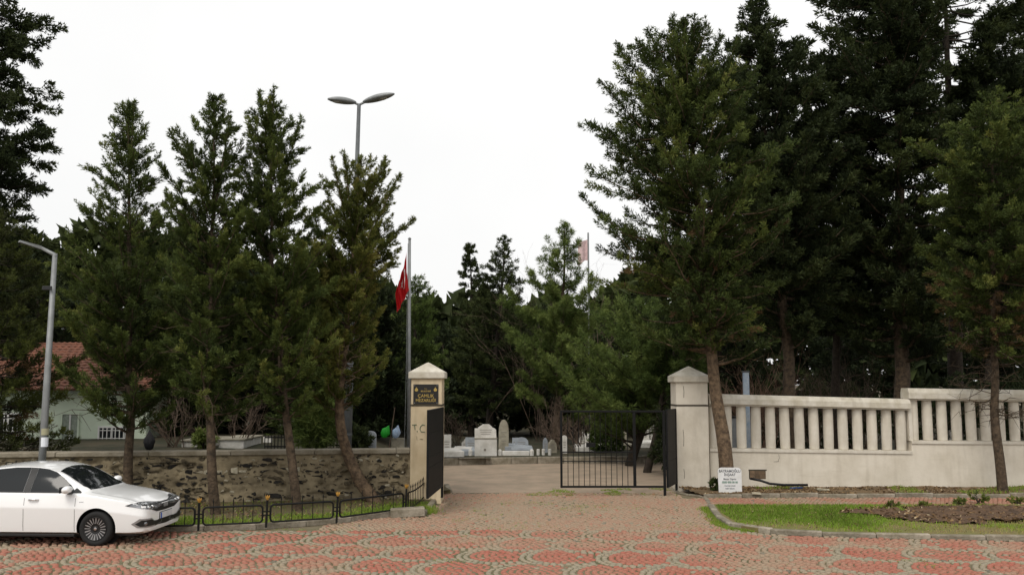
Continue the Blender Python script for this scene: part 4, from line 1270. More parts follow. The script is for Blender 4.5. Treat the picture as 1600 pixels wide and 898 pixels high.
# graves behind the stone wall
def over_wall(label, px0, px1, ytop, Y, m, kind='flat', **k):
    a_, b_ = at(px0, ytop, Y), at(px1, ytop, Y)
    zz = tz((a_.x + b_.x) / 2, Y) - .02
    return grave(label, (px0 + px1) / 2, ytop, Y, b_.x - a_.x, a_.z - zz, kind, m, **k)
for lab, p0_, p1_, yt, Yk in [('wide white marble grave slab behind the stone wall by the thin trunk', 284, 326, 687, 27.5), ('white marble grave slab with thin top behind the coping', 342, 381, 685, 27.2)]:
    a_, b_ = at(p0_, yt, Yk), at(p1_, yt, Yk); zz = tz((a_.x + b_.x) / 2, Yk) - .03
    g = thing('grave', lab, 'grave', ((a_.x + b_.x) / 2, Yk, zz), 0, 'graves inside the cemetery')
    w_ = b_.x - a_.x; h_ = a_.z - zz
    mb = MB(); mb.box(-w_ / 2, w_ / 2, 0, 1.9, 0, h_ - .05, bev=.01); mb.build('chest', M['marble'], g)
    mb = MB(); mb.box(-w_ / 2 - .04, w_ / 2 + .04, -.04, 1.94, h_ - .049, h_, bev=.01); mb.build('lid', M['limestone'], g)
over_wall('light grey rounded headstone behind the stone wall near the lamp post', 570, 588, 673, 27.2, M['marble_g'], 'round', border=False)
over_wall('low grey block headstone under the hanging blue bag', 612, 632, 684, 26.6, M['limestone'], 'flat', border=False, lines=0)
over_wall('small pale headstone behind the stone wall, beside the curved trunk', 516, 522, 676, 31, M['limestone'], 'pointed', border=False, lines=0)
over_wall('pale low headstone glimpsed between trunks above the coping', 412, 425, 682, 30, M['marble'], 'flat', border=False, lines=0)
# iron grave railings behind the wall
for lab, p0_, p1_, Yk in [('black iron grave railing behind the wall near the second trunk', 414, 450, 27.5), ('black iron grave railing behind the wall by the curved trunk', 500, 532, 27.5)]:
    a_, b_ = at(p0_, 682, Yk), at(p1_, 682, Yk); zz = tz(a_.x, Yk)
    g = thing('grave_railing', lab, 'railing', (a_.x, Yk, zz), 0, 'grave railings')
    w_ = b_.x - a_.x; h_ = a_.z - zz
    mb = MB(); mb.box(0, w_, -.015, .015, h_ - .04, h_); mb.build('top_rail', M['iron'], g)
    mb = MB(); mb.box(0, w_, -.015, .015, .05, .09); mb.build('bottom_rail', M['iron'], g)
    n = int(w_ / .09)
    for k in range(n + 1):
        mb = MB(); mb.box(w_ * k / n - .011, w_ * k / n + .011, -.011, .011, -.05, h_ + .05); mb.build('bar', M['iron'], g)
# bags
def bag(name, label, px, py, Y, sx, sz, m, tilt=0.0, z_on=None):
    bm = bmesh.new(); bmesh.ops.create_icosphere(bm, subdivisions=3, radius=1)
    for v in bm.verts:
        c = v.co; f = max(0, c.z)
        s_ = (1 - .75 * f ** 1.5) * (1 + .13 * math.sin(c.x * 7 + c.z * 5) + .10 * math.sin(c.y * 9 + c.z * 11))
        v.co = Vector((c.x * s_, c.y * s_ * .7, c.z + .35 * f * f))
    me = bpy.data.meshes.new(name); bm.to_mesh(me); bm.free()
    for pl in me.polygons: pl.use_smooth = True
    me.materials.append(m)
    p = at(px, py, Y); o = link(name, me, None, p); o.scale = (sx, sx * .8, sz); o.rotation_euler = (0, tilt, 0)
    return tag(o, label, 'bag')
bag('plastic_bag', 'bright green plastic bag tied to a stake behind the stone wall', 602, 675, 26.4, .13, .17, M['bag_g'], .5)
bag('plastic_bag', 'white and blue plastic bag hanging above a grey block', 619, 675.5, 26.45, .12, .17, M['bag_b'], .25)
bag('rubbish_bag', 'black rubbish bag standing by the corner of the green house', 233, 690, 26, .16, .26, M['bag_k'])
a_, b_ = at(607, 700, 26.5), at(617, 636, 26.5)
mb = MB(); mb.tube([a_ - Vector((.05, 0, .5)), b_], [.022, .012], 6); tag(mb.build('stake', M['twig'], None), 'thin leaning wooden stake between the green and blue bags', 'stake')
# blue tarpaulin post and notice behind the balustrade
a_, b_ = at(1170, 760, 28.5), at(1170, 582, 28.5)
T = thing('shelter_post', 'pale blue striped post standing behind the balustrade near the pillar', 'post', (a_.x, 28.5, 0))
mb = MB(); mb.box(-.09, .09, -.06, .06, -.05, b_.z, bev=.01); mb.build('shaft', M['tarp'], T)
mb = MB(); mb.box(-.11, .11, -.075, .075, b_.z + .001, b_.z + .05, bev=.01); mb.build('top_cap', M['galv_d'], T)
a_, b_ = at(1140, 700, 27.6), at(1156, 653, 27.6)
T = thing('electric_cabinet', 'light grey cabinet with dark top seen between the first balusters', 'cabinet', ((a_.x + b_.x) / 2, 27.6, 0))
w_ = (b_.x - a_.x) + .1
mb = MB(); mb.box(-w_ / 2, w_ / 2, 0, .4, -.03, b_.z, bev=.01); mb.build('body', M['marble_g'], T)
mb = MB(); mb.box(-w_ / 2 - .03, w_ / 2 + .03, -.03, .43, b_.z + .001, b_.z + .05, bev=.01); mb.build('lid', M['iron'], T)
for lab, px, yt, Yk, w_, m_ in [('white grave stone standing behind the third gap of the balusters', 1226, 662, 29, .16, M['marble']), ('grey grave stone behind the balusters below the russet shrub', 1384, 660, 30, .3, M['marble_g']), ('pale grave stone visible between the balusters of the higher section', 1534, 668, 30, .28, M['limestone']), ('white grave stone behind the middle of the higher balustrade', 1490, 672, 31, .3, M['marble'])]:
    p = at(px, yt, Yk)
    grave(lab, px, yt, Yk, w_, p.z, 'flat', m_, border=False, z=0, lines=1)

# ================================================================== CAR
def build_car():
    car = thing('parked_car', 'white four-door saloon car parked by the kerb', 'car')
    st = [  # x, half width, ztop, z belt edge, half width at belt, z bottom, roof edge half width, crown
        (2.285, .62, .62, .60, .60, .32, .40), (2.265, .74, .71, .67, .72, .24, .50), (2.20, .82, .76, .725, .795, .215, .55), (2.07, .86, .80, .765, .825, .205, .58),
        (1.90, .875, .86, .81, .84, .20, .60), (1.60, .888, .925, .86, .85, .20, .62), (1.35, .892, .965, .905, .852, .20, .64), (1.16, .895, 1.0, .93, .85, .20, .66),
        (1.04, .895, 1.06, .945, .845, .20, .665), (.78, .897, 1.215, .955, .842, .20, .665), (.50, .897, 1.36, .958, .84, .20, .635), (.26, .897, 1.437, .96, .84, .20, .61), (.0, .897, 1.478, .962, .84, .20, .60), (-.32, .897, 1.485, .966, .84, .20, .595),
        (-.75, .897, 1.455, .972, .838, .20, .59), (-1.1, .895, 1.385, .978, .835, .20, .59), (-1.45, .89, 1.27, .985, .83, .21, .60), (-1.78, .88, 1.135, .99, .82, .22, .64), (-2.0, .865, 1.08, .99, .80, .24, .66), (-2.15, .83, 1.05, .97, .77, .27, .64), (-2.24, .74, .98, .90, .70, .32, .55), (-2.28, .62, .80, .74, .60, .42, .45)]
    st = np.array(st)[::-1]
    xs = np.unique(np.concatenate([np.linspace(-2.28, 2.285, 76), st[:, 0]]))
    def pch(xk, yk, x):   # monotone cubic
        h = np.diff(xk); d = np.diff(yk) / h; m = np.zeros(len(xk))
        m[0], m[-1] = d[0], d[-1]
        for k in range(1, len(xk) - 1):
            m[k] = 0 if d[k - 1] * d[k] <= 0 else (h[k - 1] + h[k]) * 3 / ((2 * h[k] + h[k - 1]) / d[k - 1] + (h[k] + 2 * h[k - 1]) / d[k])
        i = np.clip(np.searchsorted(xk, x) - 1, 0, len(xk) - 2); t = (x - xk[i]) / h[i]
        return (2 * t**3 - 3 * t**2 + 1) * yk[i] + (t**3 - 2 * t**2 + t) * h[i] * m[i] + (-2 * t**3 + 3 * t**2) * yk[i + 1] + (t**3 - t**2) * h[i] * m[i + 1]
    c = [pch(st[:, 0], st[:, k], xs) for k in range(1, 7)]
    V, ring_n = [], None
    for i, x in enumerate(xs):
        w, zt, zb, wb, z0, wr = [cc[i] for cc in c]
        zb = min(zb, zt - .02)
        pts = [(0, z0), (w * .55, z0), (w * .86, z0 + .01), (w * .955, z0 + .05)]
        zc_ = z0 + (zb - z0) * .68
        pts += [(w * .975, z0 + (zb - z0) * .22), (w * .985, z0 + (zb - z0) * .42), (w * 1.0, zc_ - .04), (w * 1.0, zc_), (w * .985, zc_ + .03), (wb + (w - wb) * .45, zb - .035), (wb, zb)]
        hgt = zt - zb
        # greenhouse side leaning inward to the roof edge, then crown
        re = wr if hgt > .15 else wb * .80
        for f in (.25, .5, .75): pts.append((wb + (re - wb) * (f * .88 + .12 * f * f), zb + (hgt - .06 * min(1, hgt / .3)) * f * (.93 if hgt > .15 else .8)))
        crown = .05 if hgt > .15 else .028
        for f in (1.0, .82, .6, .3, 0): pts.append((re * f, zt - crown * f ** 2.2))
        ring_n = len(pts)
        V += [(x, -y, z) for y, z in pts]
    n = ring_n
    V2 = [(x, -y, z) for x, y, z in V]
    F = []
    S = len(xs)
    def q(off, flip):
        for i in range(S - 1):
            for k in range(n - 1):
                f = (off + i * n + k, off + (i + 1) * n + k, off + (i + 1) * n + k + 1, off + i * n + k + 1)
                F.append(f[::-1] if flip else f)
        e0 = tuple(off + k for k in range(n)); e1 = tuple(off + (S - 1) * n + k for k in range(n))
        F.append(e0 if flip else e0[::-1]); F.append(e1[::-1] if flip else e1)
    q(0, False); q(len(V), True)
    me = bpy.data.meshes.new('body'); me.from_pydata(V + V2, [], F)
    bm = bmesh.new(); bm.from_mesh(me)
    bmesh.ops.remove_doubles(bm, verts=bm.verts[:], dist=.0008)
    bmesh.ops.recalc_face_normals(bm, faces=bm.faces[:])
    bm.to_mesh(me)
    bvh = BVHTree.FromBMesh(bm); bm.free()
    me.materials.append(M['car']); me.materials.append(M['car_black'])
    body = link('body', me, car)
    WX = (1.345, -1.295); WR = .318
    # wheel arches
    cut = MB()
    for wx in WX:
        for s in (-1, 1): cut.lathe([(.375, 0), (.375, .36)], c=(wx, .58 if s > 0 else -.94, .325), n=40, axis='y')
    co_ = cut.build('cutter', M['car_black'])
    md = body.modifiers.new('arch', 'BOOLEAN'); md.object = co_; md.operation = 'DIFFERENCE'; md.solver = 'EXACT'
    try: md.material_mode = 'TRANSFER'
    except Exception: pass
    dg = bpy.context.evaluated_depsgraph_get()
    nm = bpy.data.meshes.new_from_object(body.evaluated_get(dg))
    body.modifiers.clear(); body.data = nm; nm.name = 'body'
    bpy.data.objects.remove(co_)
    nm.set_sharp_from_angle(angle=R(32))
    for p in nm.polygons: p.use_smooth = True

    def decal(name, poly, view, m, off=.004, sub=.05, par=body, smooth=True, thick=.0):
        """drape a polygon (given in a side or front view) onto the body surface"""
        b2 = bmesh.new()
        vs_ = [b2.verts.new((p[0], p[1], 0)) for p in poly]
        b2.faces.new(vs_)
        xs_ = [p[0] for p in poly]; ys_ = [p[1] for p in poly]
        for ax, lo, hi in ((0, min(xs_), max(xs_)), (1, min(ys_), max(ys_))):
            t = lo + sub
            while t < hi:
                nrm = (1, 0, 0) if ax == 0 else (0, 1, 0)
                bmesh.ops.bisect_plane(b2, geom=b2.verts[:] + b2.edges[:] + b2.faces[:], plane_co=(t, 0, 0) if ax == 0 else (0, t, 0), plane_no=nrm)
                t += sub
        bmesh.ops.triangulate(b2, faces=b2.faces[:])
        for v in b2.verts:
            u, w = v.co.x, v.co.y
            if view == 'R': o_, d_ = Vector((u, -3, w)), Vector((0, 1, 0))
            elif view == 'L': o_, d_ = Vector((u, 3, w)), Vector((0, -1, 0))
            elif view == 'F': o_, d_ = Vector((4, u, w)), Vector((-1, 0, 0))
            elif view == 'B': o_, d_ = Vector((-4, u, w)), Vector((1, 0, 0))
            elif view == 'T': o_, d_ = Vector((u, w, 3)), Vector((0, 0, -1))
            elif view == 'FR': o_, d_ = Vector((1.6, 0, 0)) + Vector((3 * math.sin(R(50)), -3 * math.cos(R(50)), w)) + Vector((math.cos(R(50)), math.sin(R(50)), 0)) * u, Vector((-math.sin(R(50)), math.cos(R(50)), 0))
            elif view == 'FL': o_, d_ = Vector((1.6, 0, 0)) + Vector((3 * math.sin(R(50)), 3 * math.cos(R(50)), w)) + Vector((math.cos(R(50)), -math.sin(R(50)), 0)) * u, Vector((-math.sin(R(50)), -math.cos(R(50)), 0))
            h, nn, _, _ = bvh.ray_cast(o_, d_)
            if h is None:
                h, nn, _, _ = bvh.find_nearest(o_ + d_ * 2.2)
            v.co = h + nn * off
        bmesh.ops.recalc_face_normals(b2, faces=b2.faces[:])
        me_ = bpy.data.meshes.new(name); b2.to_mesh(me_); b2.free(); me_.materials.append(m)
        if smooth:
            for p in me_.polygons: p.use_smooth = True
        return link(name, me_, par)
    for side in ('R', 'L'):
        decal('window', [(.80, .98), (.87, .995), (.75, 1.105), (.58, 1.235), (.41, 1.335), (.24, 1.388), (.04, 1.412), (.02, 1.00), (.02, .98)], side, M['car_glass'])
        decal('window', [(-.12, .98), (-.11, 1.418), (-.4, 1.416), (-.8, 1.375), (-1.05, 1.305), (-1.25, 1.21), (-1.36, 1.12), (-1.30, .995)], side, M['car_glass'])
        decal('pillar_trim', [(.016, .98), (.036, 1.412), (-.106, 1.418), (-.116, .98)], side, M['car_black'], off=.003)
        decal('mirror_corner', [(.82, .98), (1.0, .98), (.875, 1.05)], side, M['car_black'], off=.003)
        decal('belt_trim', [(1.0, .962), (1.0, .978), (-1.32, .992), (-1.32, .976)], side, M['car_black'], off=.004, sub=.12)
        sgn = -1 if side == 'R' else 1
        for (xa, za, zb_) in ((.93, .27, .93), (-.06, .27, .97), (-1.0, .55, .97)):
            decal('door_seam', [(xa - .004, za), (xa + .004, za), (xa + .004, zb_), (xa - .004, zb_)], side, M['rim_d'], off=.0015, sub=.1)
        for xh in (.12, -.88):
            h, nn, _, _ = bvh.ray_cast(Vector((xh, 3 * sgn, .845)), Vector((0, -sgn, 0)))
            mb = MB(); mb.tube([(-.10, 0, 0), (-.07, sgn * .035, .004), (.07, sgn * .035, .004), (.10, 0, 0)], [.012, .016, .016, .012], 8)
            mb.build('door_handle', M['chrome'], body, loc=h, smooth=True)
        decal('side_badge', [(1.0, .80), (1.09, .804), (1.09, .818), (1.0, .814)], side, M['chrome'], off=.004)
        # mirror
        bm = bmesh.new(); bmesh.ops.create_uvsphere(bm, u_segments=16, v_segments=10, radius=1)
        for v in bm.verts:
            k = v.co
            v.co = Vector((k.x * .085 + (.02 if k.x > 0 else 0) * abs(k.y), k.y * .12, k.z * .075 + .01 * k.x))
        mm = bpy.data.meshes.new('mirror'); bm.to_mesh(mm); bm.free(); mm.materials.append(M['car'])
        for p in mm.polygons: p.use_smooth = True
        mo = link('mirror', mm, body, (.80, sgn * .965, 1.04))
        mb = MB(); mb.box(-.03, .03, -.06, .06, -.02, .02, bev=.008); mb.build('mirror_stalk', M['car_black'], mo, loc=(.03, -sgn * .07, -.065))
        mb = MB(); mb.box(-.012, .0, -.1, .1, -.055, .055, bev=.01); mb.build('mirror_glass', M['car_glass'], mo, loc=(-.078, 0, 0))
    # windscreen and rear screen from above
    decal('windscreen', [(1.09, -.63), (1.13, -.35), (1.145, 0), (1.13, .35), (1.09, .63), (.78, .615), (.44, .565), (.40, .3), (.385, 0), (.40, -.3), (.44, -.565), (.78, -.615)], 'T', M['car_glass'], off=.005, sub=.08)
    decal('rear_screen', [(-1.78, -.58), (-1.82, 0), (-1.78, .58), (-1.2, .52), (-1.2, -.52)], 'T', M['car_glass'], off=.005, sub=.08)
    for s in (-1, 1):
        decal('bonnet_seam', [(1.14, s * .70), (1.6, s * .715), (2.0, s * .66), (2.0, s * .653), (1.6, s * .708), (1.14, s * .693)], 'T', M['rim_d'], off=.0015, sub=.1)
        decal('bonnet_crease', [(1.16, s * .50), (2.02, s * .40), (2.02, s * .394), (1.16, s * .492)], 'T', M['car'], off=.006, sub=.1)
    # front: grille, headlights, fog lamps, lower intake, plate
    decal('grille', [(-.60, .645), (-.40, .585), (0, .575), (.40, .585), (.60, .645), (.52, .725), (.3, .735), (0, .737), (-.3, .735), (-.52, .725)], 'F', M['car_black'], off=.006)
    for side, s in (('FR', -1), ('FL', 1)):
        hl = [(-.46, .735), (-.38, .765), (-.22, .772), (.0, .762), (.16, .745), (.32, .73), (.30, .665), (.14, .64), (-.04, .655), (-.26, .69)]
        decal('headlight_surround', [(p[0] * 1.04, .693 + (p[1] - .693) * 1.16) for p in hl], side, M['car_black'], off=.004)
        lo_ = decal('headlight', hl, side, M['lens'], off=.007)
        h, nn, _, _ = bvh.ray_cast(Vector((4, s * .66, .69)), Vector((-1, 0, 0)))
        for dx_ in (-.09, .03):
            oo = Vector((1.6, 0, 0)) + Vector((3 * math.sin(R(50)), s * 3 * math.cos(R(50)), .695)) + Vector((math.cos(R(50)), -s * math.sin(R(50)), 0)) * dx_
            h, nn, _, _ = bvh.ray_cast(oo, Vector((-math.sin(R(50)), -s * math.cos(R(50)), 0)))
            mb = MB(); mb.lathe([(.036, -.006), (.034, .008), (.02, .014)], n=14); o = mb.build('projector', M['chrome'], lo_, loc=h + nn * .006, smooth=True); o.rotation_euler = nn.to_track_quat('Z', 'Y').to_euler()
        fg = [(-.36, .405), (-.28, .345), (.10, .335), (.30, .36), (.30, .41), (.06, .425), (-.02, .475), (-.26, .485)]
        decal('fog_chrome', [(-.02 + (p[0] + .02) * 1.08, .408 + (p[1] - .408) * 1.2) for p in fg], side, M['rim'], off=.006)
        decal('fog_recess', [(-.02 + (p[0] + .02) * .93, .408 + (p[1] - .408) * .82) for p in fg], side, M['car_black'], off=.011)
        oo = Vector((1.6, 0, 0)) + Vector((3 * math.sin(R(50)), s * 3 * math.cos(R(50)), .405)) + Vector((math.cos(R(50)), -s * math.sin(R(50)), 0)) * -.17
        h, nn, _, _ = bvh.ray_cast(oo, Vector((-math.sin(R(50)), -s * math.cos(R(50)), 0)))
        mb = MB(); mb.lathe([(.035, -.004), (.033, .008), (.01, .012)], n=12); o = mb.build('fog_lamp', M['lens'], body, loc=h + nn * .014, smooth=True); o.rotation_euler = nn.to_track_quat('Z', 'Y').to_euler()
    decal('lower_intake', [(-.46, .335), (0, .315), (.46, .335), (.50, .40), (.3, .425), (-.3, .425), (-.50, .40)], 'F', M['car_black'], off=.006)
    decal('lower_lip', [(-.60, .285), (0, .262), (.60, .285), (.60, .302), (0, .28), (-.60, .302)], 'F', M['car'], off=.01)
    h, nn, _, _ = bvh.ray_cast(Vector((4, 0, .49)), Vector((-1, 0, 0)))
    mb = MB(); mb.box(0, .018, -.26, .26, -.056, .056, bev=.004); pl = mb.build('number_plate', M['plate'], body, loc=(h.x + .004, 0, .485))
    mb = MB(); mb.box(.0185, .0205, -.258, -.205, -.054, .054); mb.build('plate_band', M['plate_b'], pl)
    mb = MB(); mb.box(-.01, .02, -.27, .27, -.066, .066); mb.build('plate_holder', M['car_black'], body, loc=(h.x - .009, 0, .485))
    h, nn, _, _ = bvh.ray_cast(Vector((4, 0, .66)), Vector((-1, 0, 0)))
    for k in range(4):
        mb = MB(); yy = -.075 + k * .05
        mb.box(0, .014, yy - .009, yy + .009, -.03, .03, bev=.003); mb.build('emblem_letter', M['rim'], body, loc=(h.x + .002, 0, .66))
    # wheels
    def wheel(wx, s):
        root = bpy.data.objects.new('wheel', None); COL.objects.link(root); root.parent = car
        root.location = (wx, s * .79, WR)
        root.rotation_euler = (0, random.uniform(0, 6), 0 if s < 0 else math.pi)
        mb = MB(); mb.lathe([(.215, -.085), (.225, -.105), (.29, -.105), (.308, -.09), (.318, -.06), (.318, .07), (.30, .10), (.22, .10)], n=44, axis='y'); mb.build('tyre', M['tyre'], root, smooth=True)
        mb = MB(); mb.lathe([(.213, -.09), (.218, -.1), (.218, -.108), (.205, -.108), (.198, -.06), (.06, -.055), (.04, -.06)], n=44, axis='y'); mb.build('rim', M['rim_d'], root, smooth=True)
        for k in range(20):
            t = 2 * math.pi * k / 20
            c_, s_ = math.cos(t), math.sin(t)
            u = Vector((c_, 0, s_)); w_ = Vector((-s_, 0, c_))
            r0, r1 = .075, .203
            wa, wb_ = (.006, .0105) if k % 2 else (.005, .008)
            vv = [u * r0 + w_ * wa + Vector((0, -.088, 0)), u * r0 - w_ * wa + Vector((0, -.088, 0)), u * r1 - w_ * wb_ + Vector((0, -.10, 0)), u * r1 + w_ * wb_ + Vector((0, -.10, 0))]
            mb = MB(); mb.add(vv + [p + Vector((0, .025, 0)) for p in vv], [(0, 1, 2, 3), (7, 6, 5, 4), (0, 4, 5, 1), (1, 5, 6, 2), (2, 6, 7, 3), (3, 7, 4, 0)])
            mb.build('spoke', M['rim'], root)
        mb = MB(); mb.lathe([(.075, -.05), (.07, -.085), (.035, -.098), (.03, -.098)], n=18, axis='y'); mb.build('hub', M['rim_d'], root)
        mb = MB(); mb.lathe([(.026, -.0985), (.02, -.101), (.004, -.101)], n=12, axis='y'); mb.build('hub_cap', M['chrome'], root)
    for wx in WX:
        for s in (-1, 1):
            wheel(wx, s)
            mb = MB(); mb.lathe([(.372, 0), (.372, .02)], c=(0, .0, 0), n=30, axis='y'); mb.build('arch_liner', M['car_black'], body, loc=(wx, s * .585 - .01, .325))
    mb = MB(); mb.box(-2.0, 2.05, -.70, .70, .17, .22); mb.build('underbody', M['car_black'], car)
    for s in (-1, 1):
        mb = MB(); mb.box(-.88, .93, -.02, .02, -.02, .03, bev=.008); mb.build('sill', M['car_black'], body, loc=(0, s * .835, .185))
    # interior hints behind the glass are dark; wipers
    for s in (-.25, .3):
        h, nn, _, _ = bvh.ray_cast(Vector((1.06, s, 3)), Vector((0, 0, -1)))
        h2, nn2, _, _ = bvh.ray_cast(Vector((.99, s + .42, 3)), Vector((0, 0, -1)))
        mb = MB(); mb.tube([h + nn * .015, h2 + nn2 * .015], .008, 5); mb.build('wiper', M['car_black'], body)
    return car
car = build_car()
wc = gp(155, 851)
ang_c = R(-3.0)
lw = Vector((1.345, -.79))
car.rotation_euler = (0, 0, ang_c)
car.location = (wc.x - (lw.x * math.cos(ang_c) - lw.y * math.sin(ang_c)), wc.y - .09 - (lw.x * math.sin(ang_c) + lw.y * math.cos(ang_c)), .008)

# ================================================================== TREES
FOL = {
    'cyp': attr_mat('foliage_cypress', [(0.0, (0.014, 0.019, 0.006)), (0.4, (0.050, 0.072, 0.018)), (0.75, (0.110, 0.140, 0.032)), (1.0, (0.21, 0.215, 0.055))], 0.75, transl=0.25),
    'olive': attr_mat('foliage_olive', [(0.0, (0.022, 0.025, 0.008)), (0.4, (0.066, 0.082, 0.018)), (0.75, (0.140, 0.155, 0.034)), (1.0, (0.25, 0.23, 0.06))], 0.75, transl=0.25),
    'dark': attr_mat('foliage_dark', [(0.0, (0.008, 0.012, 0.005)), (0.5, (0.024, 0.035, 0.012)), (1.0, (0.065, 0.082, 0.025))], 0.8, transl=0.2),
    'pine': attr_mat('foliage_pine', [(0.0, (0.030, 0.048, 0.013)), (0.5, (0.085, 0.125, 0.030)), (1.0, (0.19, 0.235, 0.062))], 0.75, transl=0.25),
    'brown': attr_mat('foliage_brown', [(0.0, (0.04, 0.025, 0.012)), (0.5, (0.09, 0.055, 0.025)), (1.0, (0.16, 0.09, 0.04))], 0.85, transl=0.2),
}
def unit(a):
    return a / np.maximum(1e-9, np.linalg.norm(a, axis=-1, keepdims=True))
def blades(P, D, S, T, k, spread, ln, wd, r):
    """expand sprays (point, direction, size, tint) into k pointed blades each"""
    n = len(P)
    P = np.repeat(P, k, 0); D = np.repeat(D, k, 0); S = np.repeat(S, k); T = np.repeat(T, k)
    m = n * k
    d = unit(D + r.normal(0, spread, (m, 3)))
    base = P + r.normal(0, .35, (m, 3)) * (S[:, None] * ln * .5)
    L = S * ln * r.uniform(.6, 1.25, m)
    W = S * wd * r.uniform(.7, 1.3, m)
    w = unit(np.cross(d, r.normal(0, 1, (m, 3)))) * W[:, None]
    v = np.stack([base - w, base + w, base + d * L[:, None]], 1).reshape(-1, 3)
    q = np.arange(m * 3).reshape(-1, 3)
    t = np.repeat(np.clip(T + r.normal(0, .09, m), 0, 1), 3)
    return v, q, t
def plumes(P, D, Ln, Wd, T, target, ln, wd, ang, r):
    """feathery shoots: each a tapering plume of short blades along its axis"""
    per = Ln * (Wd / Wd.mean()) ** .5
    cnt = np.maximum(5, np.round(per / per.sum() * target)).astype(int)
    i = np.repeat(np.arange(len(P)), cnt)
    m = len(i)
    u = r.uniform(0, 1, m) ** .9
    d = D[i]
    rad = unit(np.cross(d, r.normal(0, 1, (m, 3))))
    tap = np.sin(np.pi * np.clip(.18 + .82 * u, 0, 1)) ** .7
    pos = P[i] + d * (Ln[i] * u)[:, None] + rad * (Wd[i] * tap * r.uniform(0, .9, m))[:, None]
    bd = unit(d * r.uniform(.5, 1.2, m)[:, None] + rad * ang + r.normal(0, .22, (m, 3)))
    L = ln * r.uniform(.65, 1.3, m) * (1.1 - .45 * u)
    w = unit(np.cross(bd, r.normal(0, 1, (m, 3)))) * (wd * r.uniform(.7, 1.3, m))[:, None]
    v = np.stack([pos - w, pos + w, pos + bd * L[:, None]], 1).reshape(-1, 3)
    t = np.repeat(np.clip(T[i] + .16 * (u - .5) + r.normal(0, .07, m), 0, 1), 3)  # tint rises along each plume, painting the outer ends as lit
    return v, np.arange(m * 3).reshape(-1, 3), t
def limb_tubes(mb, pts, r0, r1, n=5):
    k = len(pts)
    mb.tube(pts, [r0 + (r1 - r0) * i / (k - 1) for i in range(k)], n, caps=False)
